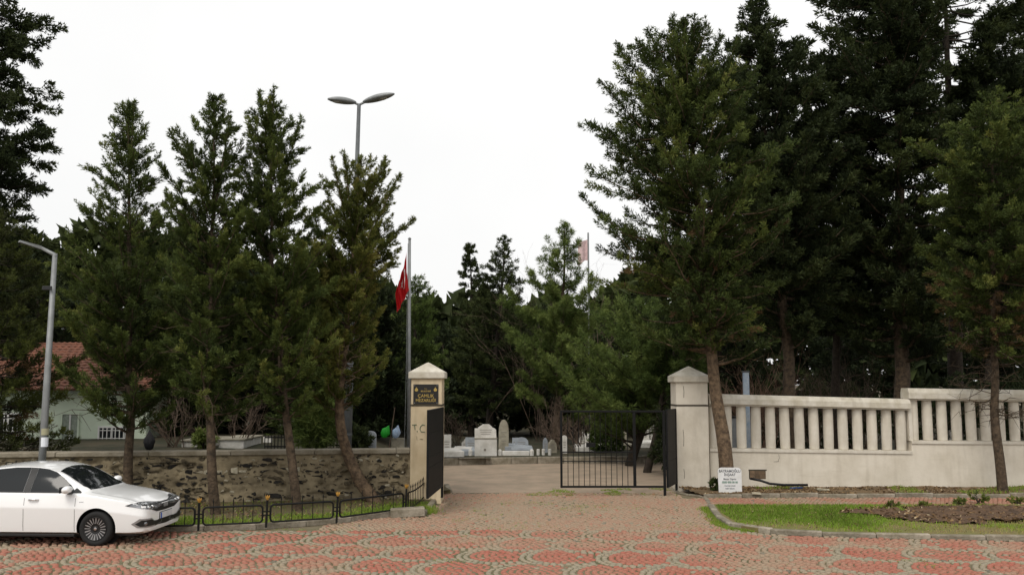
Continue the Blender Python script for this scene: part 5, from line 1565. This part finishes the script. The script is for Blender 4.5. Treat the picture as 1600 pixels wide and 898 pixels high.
def tree(name, label, Y, trunk, prof, fol='cyp', bark='bark', seed=1, nb=70, elev=(20, 55), target=60000, ln=.10, wd=.0125, ang=.55, pw=.10, r0=.16, tint=.45, droop=0.0, clear=.12, yellow=0.0, depth=1.0, group='evergreen trees around the gate', base_z=None, jag=.25, cat='tree', dead=0, dead_range=(0, .3), tips=(), nl_=4.6, pl=1.0, tipw=1.0, tipl=(1.6, 2.6), brown=0):
    r = np.random.default_rng(seed)
    tp = [at(px, py, Y) for px, py in trunk]
    if base_z is not None: tp[0] = Vector((tp[0].x, Y, base_z))
    base = Vector(tp[0])
    T = np.array([p[:] for p in tp])
    T[1:, 1] += np.cumsum(r.normal(0, .08, len(T) - 1))
    tz_ = T[:, 2]
    zt = at(trunk[-1][0], prof[0][0], Y).z
    pz = np.array([at(800, p[0], Y).z for p in prof])[::-1]
    pxl = np.array([at(p[1], p[0], Y).x for p in prof])[::-1]
    pxr = np.array([at(p[2], p[0], Y).x for p in prof])[::-1]
    def axis(z): return np.array([np.interp(z, tz_, T[:, 0]), np.interp(z, tz_, T[:, 1]), z])
    zlo, zhi = pz[0], pz[-1]
    root = thing(name, label, cat, base, 0, group)
    tm = MB()
    NT = 24
    zz = (tz_[0] - .15) + (max(zt - .2, tz_[-1]) - tz_[0] + .15) * np.linspace(0, 1, NT) ** 1.7
    path = []
    for i, z in enumerate(zz):
        a = axis(max(z, tz_[0]))
        path.append(Vector((a[0] + .025 * math.sin(z * 2.1 + seed), a[1] + .03 * math.cos(z * 2.7), z)))
    rad = [max(.018, r0 * (1.18 if i == 0 else 1) * (1 - .93 * ((zz[i] - zz[0]) / (zz[-1] - zz[0])) ** .9)) for i in range(NT)]
    tm.tube([p - base for p in path], rad, 10, caps=False)
    Pp, Pd, Pl, Pw, Pt = [], [], [], [], []
    def plume(p, d, L, w, t): Pp.append(p); Pd.append(d); Pl.append(L); Pw.append(w); Pt.append(t)
    UP = np.array([0, 0, 1.0])
    def bough(st, tip, rad_, tb, br, f):
        pts = []; m_ = 6
        for i in range(m_ + 1):
            u = i / m_
            p = st + (tip - st) * u
            p[2] += droop * rad_ * math.sin(math.pi * u) * .5 - (1 - droop) * .10 * rad_ * math.sin(math.pi * u)
            p = p + r.normal(0, .03, 3) * rad_ * u * .8
            pts.append(p)
        limb_tubes(tm, [Vector(p) - base for p in pts], br, .006, 4)
        bd = unit(pts[-1] - pts[2])
        nl = max(2, int(rad_ * nl_ * r.uniform(.8, 1.2))) + 1
        for j in range(nl):
            u = clear + (1 - clear) * (j + r.uniform(0, 1)) / nl
            x = u * m_; i = min(int(x), m_ - 1)
            p0 = pts[i] + (pts[i + 1] - pts[i]) * (x - i)
            lat = np.cross(bd, UP); lat = unit(lat) * (1 if j % 2 else -1) if np.linalg.norm(lat) > .05 else unit(r.normal(0, 1, 3))
            dl = unit(bd * .9 + lat * r.uniform(.25, .95) + UP * (r.uniform(-.1, .6) - droop * .6) + r.normal(0, .18, 3))
            Ls = (.13 + .36 * min(rad_, 2.2) * (1.05 - u * .72)) * r.uniform(.65, 1.15) * pl
            tl = tb + r.normal(0, .09) + .25 * (u - .55)  # lit outer crown put into the tint: lighter toward bough ends
            if Ls > .5: limb_tubes(tm, [Vector(p0) - base, Vector(p0 + dl * Ls * .8) - base], .010, .004, 3)
            plume(p0, dl, Ls, pw * r.uniform(.7, 1.2) * min(1, .45 + Ls), tl)
            # side shoots make the spray ragged
            for _ in range(int(r.integers(1, 4)) if Ls > .28 else 0):
                w_ = r.uniform(.25, .9)
                ds = unit(dl + r.normal(0, .55, 3) + UP * (.25 - droop * .5))
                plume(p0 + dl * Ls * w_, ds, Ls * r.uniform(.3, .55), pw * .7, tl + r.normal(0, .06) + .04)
        plume(pts[-2], unit(pts[-1] - pts[-2] + r.normal(0, .05, 3)), np.linalg.norm(pts[-1] - pts[-2]) + .16 * pl, pw * .75, tb + .12)
    for b in range(nb):
        f = (b + r.uniform(0, 1)) / nb
        ztip = zlo + (zhi - zlo) * f ** .92
        az = b * 2.39996 + r.normal(0, .35)
        cl, cr = np.interp(ztip, pz, pxl), np.interp(ztip, pz, pxr)
        ax_ = axis(ztip)
        c = math.cos(az)
        Rr, Rl = cr - ax_[0], ax_[0] - cl
        fr = .5 * (abs(Rr) + abs(Rl)) * abs(math.sin(az)) * depth
        rad_ = max(.05, math.hypot(Rr * max(c, 0) + Rl * max(-c, 0), fr)) * r.uniform(1 - jag * 1.6, 1 + jag * .3)
        if c > 0 and Rr < 0: rad_ = .1
        e = R(r.uniform(*elev)) * (.65 + .5 * f)
        tip = ax_ + np.array([math.cos(az) * rad_, math.sin(az) * rad_, 0])
        z0 = max(tz_[0] + .5, ztip - rad_ * math.tan(e))
        tb = tint + r.normal(0, .10) + (yellow if r.random() < .3 else 0)
        bough(axis(min(z0, zhi - .1)), tip, rad_, tb, max(.008, r0 * .26 * (1 - f * .8) * min(1, rad_ / 1.5 + .3)), f)
    leaders = [(axis(zt - (zhi - zlo) * .16), np.array([axis(tz_[-1])[0], axis(tz_[-1])[1], zt]))]
    for (px, py) in tips:
        t3 = np.array(at(px, py, Y)[:]); t3[1] += r.normal(0, .3)
        leaders.append((axis(max(zlo + .5, t3[2] - r.uniform(*tipl))), t3))
    for a_, b_ in leaders:
        L = np.linalg.norm(b_ - a_); d = unit(b_ - a_)
        if L > 1.2: limb_tubes(tm, [Vector(a_) - base, Vector(b_) - base], .035, .008, 4)
        ns = int((7 + L * 9) * tipw)
        for s_ in range(ns):
            u = (s_ + r.uniform(0, 1)) / ns
            dd = unit(d * .9 + unit(r.normal(0, 1, 3)) * .75)
            plume(a_ + d * L * u, dd, (.10 + .42 * (1 - u)) * tipw * r.uniform(.7, 1.2) * min(1, .35 + L * .3), pw * .65, tint + .08)
        plume(a_ + d * L * .75, d, L * .27, pw * .5, tint + .1)
    for d_ in range(dead):
        z = zlo + (zhi - zlo) * r.uniform(*dead_range) - .3; az = r.uniform(0, 6.28); L = r.uniform(.5, 1.6)
        a = axis(z); pts = [a]
        for i in range(4): pts.append(pts[-1] + np.array([math.cos(az), math.sin(az), r.uniform(-.35, .25)]) * L / 4 + r.normal(0, .05, 3))
        limb_tubes(tm, [Vector(p) - base for p in pts], .016, .004, 3)
        for i in range(5):
            q0 = pts[r.integers(1, 5)]; limb_tubes(tm, [Vector(q0) - base, Vector(q0 + r.normal(0, .22, 3)) - base], .007, .003, 3)
    tm.build('trunk', M[bark], root, smooth=True)
    if brown:
        bp, bd_ = [], []
        for _ in range(brown):
            z = zlo + (zhi - zlo) * r.uniform(.02, .38); az = r.uniform(0, 6.28)
            rr = .5 * (np.interp(z, pz, pxr) - np.interp(z, pz, pxl)) * r.uniform(.15, .85)
            bp.append(axis(z) + np.array([math.cos(az) * rr, math.sin(az) * rr, 0])); bd_.append(unit(np.array([math.cos(az), math.sin(az), r.uniform(-.5, .4)])))
        v, q, t = plumes(np.array(bp) - np.array(base[:]), np.array(bd_), r.uniform(.2, .5, brown), np.full(brown, .09), r.uniform(.2, .9, brown), brown * 70, .10, .009, .6, r)
        link('dead_foliage', np_mesh('dead_foliage', v, q, FOL['brown'], tint=t), root)
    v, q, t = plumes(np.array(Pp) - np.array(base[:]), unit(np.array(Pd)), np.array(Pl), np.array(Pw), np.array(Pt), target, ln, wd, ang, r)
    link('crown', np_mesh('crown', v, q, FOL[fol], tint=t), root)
    return root, len(q)

NQ = 0
def T_(*a, **k):
    global NQ
    o, n = tree(*a, **k); NQ += n
    return o
# ---- row on the verge in front of the stone wall
T_('conifer', 'slender conical conifer with a forked tip on the verge behind the car', 22.0, [(202, 790), (198, 640), (204, 400), (200, 172)],
   [(160, 192, 210), (185, 178, 220), (215, 162, 236), (250, 148, 246), (300, 134, 252), (350, 124, 268), (400, 104, 290), (450, 92, 300), (520, 88, 305), (580, 92, 305), (640, 115, 290)], seed=3, nb=150, r0=.125, base_z=.08, dead=10, target=100000, tips=[(186, 160), (212, 158)])
T_('conifer', 'pointed conifer with open branching top and straight thin trunk in the verge', 20.6, [(338, 806), (330, 700), (325, 600), (330, 400), (333, 155)],
   [(150, 328, 340), (190, 298, 366), (215, 275, 378), (245, 264, 390), (290, 252, 405), (350, 248, 415), (420, 248, 425), (500, 248, 430), (570, 255, 425), (630, 280, 395)], seed=4, nb=140, r0=.125, base_z=.08, dead=12, target=95000, tips=[(276, 212), (362, 188)], jag=.3)
T_('conifer', 'twin-tipped conifer with slightly leaning trunk between two others', 21.2, [(466, 797), (452, 690), (446, 600), (428, 400), (424, 175)],
   [(165, 410, 440), (185, 390, 460), (215, 378, 474), (260, 372, 482), (310, 375, 515), (380, 380, 540), (460, 375, 545), (540, 380, 540), (610, 400, 515), (640, 420, 500)], seed=5, nb=140, r0=.12, base_z=.08, dead=12, tint=.48, target=98000, tips=[(409, 147), (437, 149), (466, 180)])
T_('conifer', 'yellowish bushy conifer on a strongly curved trunk at the verge end', 22.7, [(587, 781), (560, 752), (541, 715), (532, 670), (531, 600), (548, 450), (560, 268)],
   [(245, 535, 580), (262, 505, 606), (300, 498, 622), (350, 488, 636), (385, 470, 628), (420, 465, 612), (450, 460, 606), (520, 448, 605), (580, 460, 600), (625, 490, 575)], fol='olive', bark='bark_l', seed=6, nb=135, r0=.165, base_z=.08, dead=10, tint=.5, yellow=.22, jag=.32, target=95000, tips=[(520, 248), (602, 247), (625, 275), (541, 243)])
# ---- left edge
T_('spruce', 'towering dark spruce with drooping tiers rising beside the lamp', 28.0, [(-35, 740), (-35, 500), (-30, 200), (-25, -150)],
   [(-160, -60, 10), (-60, -90, 40), (0, -100, 40), (30, -100, 80), (60, -100, 66), (120, -120, 58), (150, -120, 84), (205, -120, 76), (240, -120, 98), (272, -120, 124), (300, -130, 88), (350, -130, 70), (400, -130, 100), (480, -130, 90), (560, -120, 60)], fol='dark', bark='bark_d', seed=8, nb=190, elev=(-12, 22), r0=.25, base_z=.9, droop=.2, tint=.55, target=98000, wd=.028, ln=.15, pw=.2)
T_('conifer', 'low olive conifer with browned branches at the corner by the lamp', 23.5, [(-15, 800), (-10, 650), (0, 400)],
   [(330, -30, 25), (380, -60, 65), (430, -70, 85), (500, -70, 95), (560, -70, 112), (620, -70, 112), (670, -70, 104), (720, -70, 96)], fol='olive', bark='bark_d', seed=9, nb=95, r0=.12, base_z=.08, tint=.16, elev=(0, 35), yellow=.2, brown=90, dead=10, target=60000, pw=.12)
# ---- right group
T_('cypress', 'broad many-tipped cypress on a leaning trunk behind the notice board', 25.0, [(1140, 762), (1128, 680), (1114, 560), (1105, 480), (1090, 300), (1070, 60)],
   [(30, 1040, 1080), (50, 1005, 1125), (80, 962, 1145), (130, 948, 1175), (200, 926, 1205), (260, 920, 1225), (320, 905, 1235), (380, 930, 1245), (440, 950, 1250), (500, 985, 1240), (545, 1040, 1200)], seed=11, nb=270, r0=.22, bark='bark_l', base_z=.05, tint=.27, yellow=.30, brown=30, dead=14, jag=.36, depth=.7, target=205000, elev=(-5, 50), wd=.0165, ln=.115, pw=.15, nl_=4.0, tips=[(966, 57), (1017, 33), (1050, 30), (1083, 31), (1125, 58), (992, 75), (1150, 66), (940, 125), (1180, 110), (928, 190)], tipw=1.7, tipl=(2.2, 3.4))
T_('conifer', 'tall dense dark conifer with thick straight trunk behind the balustrade', 29.5, [(1236, 700), (1232, 560), (1200, 250), (1184, 5)],
   [(-5, 1176, 1192), (30, 1155, 1215), (70, 1130, 1255), (120, 1115, 1300), (200, 1120, 1335), (300, 1140, 1345), (400, 1150, 1350), (470, 1170, 1330), (525, 1175, 1300)], fol='dark', bark='bark', seed=12, nb=230, r0=.24, base_z=0, tint=.5, elev=(-5, 45), target=135000, wd=.029, ln=.16, pw=.21, nl_=4.2, tips=[(1150, 60), (1245, 75)])
T_('conifer', 'huge dark conifer on a thick grey trunk behind the balustrade step', 31.0, [(1410, 705), (1410, 450), (1402, 200), (1396, -140)],
   [(-170, 1370, 1420), (-60, 1300, 1490), (20, 1250, 1500), (100, 1240, 1470), (200, 1255, 1470), (300, 1275, 1500), (400, 1285, 1505), (480, 1295, 1505), (545, 1320, 1490)], fol='dark', bark='bark', seed=13, nb=260, r0=.30, base_z=0, tint=.5, elev=(-15, 35), target=150000, wd=.030, ln=.17, pw=.22, nl_=4.2, jag=.33)
T_('conifer', 'dark bushy conifer filling the gap between the two thick trunks', 33.0, [(1305, 700), (1308, 450), (1300, 110)],
   [(85, 1285, 1320), (120, 1255, 1360), (190, 1235, 1380), (280, 1230, 1390), (380, 1235, 1390), (470, 1250, 1370), (520, 1265, 1350)], fol='dark', bark='bark_d', seed=17, nb=130, r0=.2, base_z=0, tint=.45, elev=(-10, 40), target=70000, wd=.034, ln=.19, pw=.24)
T_('conifer', 'dark shaggy conifer behind the layered light green one and the cedar', 32.0, [(1545, 700), (1545, 400), (1540, 60)],
   [(40, 1525, 1560), (90, 1490, 1600), (170, 1470, 1630), (260, 1465, 1640), (380, 1470, 1640), (480, 1485, 1630)], fol='dark', bark='bark_d', seed=18, nb=120, r0=.2, base_z=0, tint=.45, elev=(-10, 40), target=60000, wd=.034, ln=.19, pw=.24)
T_('conifer', 'lighter green conifer with layered boughs before the higher balustrade', 24.7, [(1566, 760), (1556, 640), (1550, 450), (1545, 170)],
   [(150, 1530, 1580), (190, 1495, 1625), (240, 1412, 1655), (262, 1460, 1660), (330, 1462, 1680), (385, 1448, 1690), (450, 1475, 1690), (510, 1495, 1660), (560, 1510, 1620)], fol='cyp', bark='bark', seed=14, nb=150, r0=.14, base_z=.05, tint=.42, elev=(-5, 25), yellow=.15, brown=110, dead=80, dead_range=(-.18, .3), jag=.3, target=120000, wd=.0155, ln=.11, pw=.14)
T_('cedar', 'old cedar with heavy bare limbs spreading high above the wall', 34.0, [(1490, 700), (1492, 400), (1480, 200), (1470, -120)],
   [(-140, 1440, 1500), (-40, 1350, 1640), (10, 1300, 1660), (60, 1340, 1660), (120, 1390, 1660), (220, 1400, 1640), (300, 1410, 1620), (400, 1420, 1600)], fol='dark', bark='bark_d', seed=15, nb=105, r0=.34, base_z=0, tint=.55, elev=(-8, 15), clear=.40, jag=.4, target=85000, wd=.030, ln=.18, pw=.2)
T_('conifer', 'dark conifer closing the view behind the higher balustrade end', 36.0, [(1630, 705), (1625, 300), (1620, -60)],
   [(-80, 1570, 1660), (0, 1530, 1700), (100, 1520, 1720), (200, 1515, 1720), (350, 1540, 1720), (480, 1530, 1720), (560, 1540, 1700)], fol='dark', bark='bark_d', seed=16, nb=100, r0=.25, base_z=0, tint=.4, elev=(0, 40), target=60000, wd=.032, ln=.19, pw=.22)
# ---- trees seen through the gateway
BGT = 'evergreens inside the cemetery'
T_('spruce', 'dark spiky spruce standing behind the scrolled white headstone', 44.0, [(762, 702), (770, 600), (785, 450), (788, 372)],
   [(370, 783, 794), (395, 767, 806), (430, 747, 816), (470, 728, 826), (520, 712, 832), (580, 700, 838), (640, 705, 832)], fol='dark', bark='bark_d', seed=20, nb=105, r0=.22, tint=.72, elev=(-5, 25), group=BGT, target=52000, wd=.022, ln=.16, pw=.15)
T_('spruce', 'narrow lopsided spruce with bare spurs next to the spiky one', 46.0, [(735, 702), (740, 500), (732, 382)],
   [(380, 728, 737), (410, 714, 748), (440, 704, 760), (490, 712, 772), (560, 690, 775), (640, 690, 775)], fol='dark', bark='bark_d', seed=21, nb=70, r0=.18, tint=.76, elev=(0, 30), group=BGT, jag=.4, target=32000, wd=.022, ln=.16, pw=.14)
T_('pine', 'tall light green pine with rounded needle clumps beyond the drive', 41.0, [(868, 706), (872, 600), (880, 450), (882, 355)],
   [(350, 868, 892), (380, 850, 908), (420, 826, 925), (460, 782, 940), (510, 785, 955), (560, 800, 960), (620, 815, 950)], fol='pine', bark='bark', seed=22, nb=80, r0=.2, tint=.66, group=BGT, jag=.3, target=75000, ln=.2, wd=.014, ang=1.1, pw=.17, nl_=3.4)
T_('pine', 'wide low pine with dense bright needle masses above the barred gate', 33.5, [(985, 716), (1012, 640), (1000, 480)],
   [(462, 960, 1030), (480, 925, 1065), (520, 885, 1085), (560, 872, 1090), (600, 875, 1085), (640, 895, 1065)], fol='pine', bark='bark_d', seed=23, nb=120, r0=.2, tint=.52, group=BGT, base_z=0, target=82000, ln=.18, wd=.012, ang=1.1, pw=.16, nl_=3.4)
T_('pine', 'small dark pine leaning by the plain pillar inside the gate', 31.0, [(1012, 722), (1032, 640), (1060, 520)],
   [(480, 1040, 1085), (520, 1010, 1110), (560, 1000, 1120), (610, 1010, 1110)], fol='pine', bark='bark_d', seed=24, nb=55, r0=.15, tint=.3, group=BGT, base_z=0, target=35000, ln=.18, wd=.013, ang=1.1, pw=.16, nl_=3.4)
T_('conifer', 'round-topped green conifer behind the flagpole', 38.0, [(655, 702), (650, 560), (648, 450)],
   [(432, 630, 665), (470, 605, 684), (520, 580, 692), (580, 565, 698), (640, 570, 695)], fol='pine', bark='bark_d', seed=25, nb=95, r0=.2, tint=.4, group=BGT, target=50000, wd=.018, ln=.15, pw=.15)
for kx, (px, Yk, top, hw, lab, fl) in enumerate([
    (60, 36, 400, 100, 'dark conifer rising behind the green house', 'dark'), (165, 38, 420, 100, 'broad dark conifer beyond the right end of the house', 'dark'), (290, 34, 400, 95, 'dense conifer behind the stone wall between two verge trunks', 'cyp'),
    (395, 36, 390, 95, 'dense dark conifer behind the white grave slabs', 'dark'), (500, 34, 380, 95, 'dense conifer behind the iron grave railing', 'cyp'), (580, 32, 430, 75, 'dark conifer behind the tall double lamp', 'dark'),
    (690, 52, 505, 55, 'far dark conifer beyond the flagpole', 'dark'), (850, 55, 470, 80, 'far conifer behind the light green pine', 'dark'), (1120, 38, 380, 100, 'dark conifer behind the plain gate pillar', 'dark'), (1010, 50, 440, 90, 'far conifer over the barred gate leaf', 'dark'),
    (1310, 44, 300, 90, 'tall back conifer between the two thick grey trunks', 'dark'), (1530, 44, 320, 90, 'tall back conifer behind the layered light green one', 'dark')]):
    z_b = 0 if px > 1050 else None
    T_('conifer', lab, Yk, [(px, 705), (px + 4, 560), (px, top + 10)], [(top, px - hw * .2, px + hw * .2), (top + 50, px - hw * .6, px + hw * .6), (top + 110, px - hw * .9, px + hw * .9), (top + 190, px - hw, px + hw), (665, px - hw * .9, px + hw * .9)] if top + 190 < 660 else
       [(top, px - hw * .3, px + hw * .3), (top + 40, px - hw * .8, px + hw * .8), (665, px - hw, px + hw)], fol=fl, bark='bark_d', seed=40 + kx, nb=80, r0=.2, tint=.32, group=BGT, base_z=z_b, target=18500, wd=.042, ln=.24, pw=.26)

# ---- bare twiggy shrubs
def bare(name, label, px, py, Y, h, w, m, seed, n=9, cat='shrub', gen=3, group='bare winter shrubs', z=None):
    r = np.random.default_rng(seed)
    p = at(px, py, Y); z = tz(p.x, Y) if z is None else z
    mb = MB()
    def grow(p0, d, L, rad, g):
        p1 = p0 + d * L * .5 + r.normal(0, .04 * L, 3); p2 = p0 + d * L + r.normal(0, .07 * L, 3)
        mb.tube([Vector(p0), Vector(p1), Vector(p2)], [rad, rad * .8, rad * .55], 3, caps=False)
        if g > 0:
            for _ in range(int(r.integers(3, 5))):
                u = r.uniform(.35, 1); q = p0 + (p2 - p0) * u
                grow(q, unit(d * .8 + r.normal(0, .5, 3) + np.array([0, 0, .25])), L * r.uniform(.4, .65), rad * .5, g - 1)
    for i in range(n):
        d = unit(np.array([r.normal(0, w), r.normal(0, w), 1.0])); grow(np.array([r.normal(0, .15), r.normal(0, .15), -.1]), d, h * r.uniform(.4, .62), .022, gen)
    o = mb.build(name, m, None, loc=(p.x, Y, z)); return tag(o, label, cat, group)
for px, Y, h, w, m, lab, nn, g in [
    (1175, 34, 4.6, .35, 'twig_r', 'russet bare bush behind the pale blue striped post', 16, 3), (1200, 35, 4.8, .4, 'twig_r', 'russet bare thicket beside the thick straight trunk', 16, 3), (1285, 34, 4.6, .45, 'twig', 'tangled bare bush between the two thick trunks', 16, 3), (1345, 35, 4.6, .45, 'twig', 'brown bare bush left of the thick grey trunk', 16, 3),
    (1460, 36, 3.4, .45, 'twig', 'bare brown bush behind the balustrade step', 14, 3), (842, 43, 9.2, .3, 'twig', 'leafless grey tree rising behind the light green pine', 8, 3), (925, 46, 10.5, .28, 'twig', 'leafless tree near the far red flag', 8, 3),
    (870, 38.5, 2.6, .5, 'twig', 'bare bush behind the row of white marker posts', 12, 3), (905, 37.5, 2.2, .55, 'twig', 'bare bush among graves behind the gate bars', 10, 3), (715, 40, 2.2, .5, 'twig', 'bare bush behind the low graves by the open gate leaf', 10, 3), (275, 27.5, 2.4, .5, 'twig', 'bare bush behind the stone wall by the house corner', 9, 3), (372, 27.8, 2.0, .5, 'twig', 'bare bush over the white grave slab', 8, 3)]:
    bare('bare_tree' if h > 6 else 'bare_bush', lab, px, 700, Y, h, w, M[m], int(px), nn, 'tree' if h > 6 else 'shrub', g, z=0 if px > 1050 else None)

# ---- leafy shrubs
def shrub(label, px, py, Y, rx_, rz_, fol, seed, n=420, z=None, mult=1.0, tint=.5, name='shrub', group='evergreen shrubs', k=9, wd=.03, ln=.14):
    r = np.random.default_rng(seed)
    p = at(px, py, Y); z = tz(p.x, Y) if z is None else z
    root = thing(name, label, 'shrub', (p.x, Y, z), 0, group)
    u = unit(r.normal(0, 1, (n, 3))); rr = r.uniform(.35, 1, n) ** .5
    lump = 1 + .25 * np.sin(u[:, 0] * 5 + seed) * np.cos(u[:, 2] * 6)
    P = u * (rr * lump)[:, None] * np.array([rx_, rx_ * .8, rz_ * .55]) + np.array([0, 0, rz_ * .52])
    D = unit(u + np.array([0, 0, .5]) + r.normal(0, .3, u.shape))
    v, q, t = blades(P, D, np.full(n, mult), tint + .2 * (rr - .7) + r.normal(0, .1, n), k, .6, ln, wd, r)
    mb = MB()
    for i in range(9):
        d = P[r.integers(0, n)] * .8; mb.tube([(r.normal(0, .04), r.normal(0, .04), -.1), Vector(d * .5) + Vector((0, 0, .05)), Vector(d)], [.018, .012, .005], 4, caps=False)
    mb.build('stem', M['bark_d'], root)
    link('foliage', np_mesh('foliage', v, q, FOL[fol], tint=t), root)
    return root
shrub('young green pine sapling behind the stone wall coping', 492, 690, 26.5, .62, 1.5, 'pine', 71, n=520, tint=.6, wd=.016, ln=.2, k=12)
shrub('small dark shrub next to the grey rounded headstone', 556, 690, 26.8, .42, .7, 'dark', 72, n=300, tint=.6)
shrub('low dark hedge shrub behind the balustrade near the russet bush', 1205, 690, 37, 1.6, 2.7, 'dark', 73, n=1100, z=0, tint=.6)
shrub('dark hedge shrub behind the balustrade between thick trunks', 1300, 690, 38, 2.0, 2.9, 'dark', 74, n=1200, z=0, tint=.6)
shrub('dark evergreen shrub behind the tall balustrade section', 1480, 690, 31.5, 2.2, 3.0, 'dark', 75, n=1500, z=0, tint=.45)
shrub('dark evergreen shrub closing the end of the balustrade', 1610, 690, 31.0, 2.0, 3.2, 'dark', 76, n=1400, z=0, tint=.4)
shrub('green shrub under the leaning trunk beyond the barred gate', 948, 702, 37, .7, 1.0, 'pine', 77, n=420, tint=.35)
shrub('dark shrub inside the gate beside the plain pillar', 1075, 702, 30, 1.2, 2.4, 'dark', 78, n=900, z=0, tint=.5)
shrub('bright green weed clump on the white grave slab', 318, 692, 27.0, .3, .5, 'pine', 79, n=130, tint=.9)
for k_, (px, py, s_, lab) in enumerate([(1528, 783, .20, 'dark leafy seedling on the tilled soil edge'), (1500, 788, .13, 'small leafy seedling beside the tilled soil'), (1395, 792, .12, 'low leafy weed where lawn meets tilled soil'), (1590, 786, .16, 'leafy seedling near the far end of tilled soil'), (1445, 790, .09, 'tiny weed sprig at the back of the lawn')]):
    p = gp(px, py, .08); shrub(lab, px, py, p.y, s_ * 1.5, s_, 'cyp', 90 + k_, n=16, z=.07, tint=.75, name='seedling', group='seedlings on the lawn', wd=.03, ln=.09)
# ivy sprig at the foot of the plain pillar
shrub('dark weed tuft at the foot of the notice board', 1117, 755, 25.2, .16, .3, 'cyp', 99, n=60, z=.08, tint=.3, name='weed_tuft', wd=.02, ln=.1)

for k_, (px, Y, rx_, rz_, lab) in enumerate([(700, 47, 1.8, 2.6, 'dark shrub behind the low white headstone'), (780, 48, 2.2, 2.8, 'dark shrub behind the pointed limestone headstone'), (850, 47, 2.0, 2.6, 'dark shrub behind the pointed grey headstone'), (930, 48, 2.2, 2.8, 'dark shrub behind the crowned headstone pair'), (1010, 47, 2.2, 2.8, 'dark shrub behind the small white tomb'), (460, 40, 2.4, 2.6, 'dark shrub far behind the iron grave railings'), (330, 38, 2.4, 2.6, 'dark shrub far behind the white grave slabs'), (610, 37, 2.2, 2.6, 'dark shrub behind the hanging plastic bags')]):
    shrub(lab, px, 690, Y, rx_, rz_, 'dark', 110 + k_, n=300, tint=.35, mult=2.0, wd=.05, ln=.16)
# ---- far wood closing the horizon: one mass
r = np.random.default_rng(5)
n = 7000
x = r.uniform(-75, 75, n); y = 74 + r.uniform(0, 10, n)
top = 6.0 + 5.5 * np.clip((np.abs(x + 2) - 8) / 8, 0, 1) + 2.6 * vnoise(x, x * 0, .10, 3) + 2.0 * vnoise(x, x * 0, .35, 4) + 1.2 * vnoise(x, x * 0, 1.1, 8)
z = .3 + (top) * r.uniform(0, 1, n) ** .75
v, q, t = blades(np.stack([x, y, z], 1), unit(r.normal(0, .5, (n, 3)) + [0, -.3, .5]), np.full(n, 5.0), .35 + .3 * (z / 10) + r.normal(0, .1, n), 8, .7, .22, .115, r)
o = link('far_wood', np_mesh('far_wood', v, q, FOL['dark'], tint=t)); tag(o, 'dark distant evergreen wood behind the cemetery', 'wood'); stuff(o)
print('FOLIAGE QUADS', NQ)
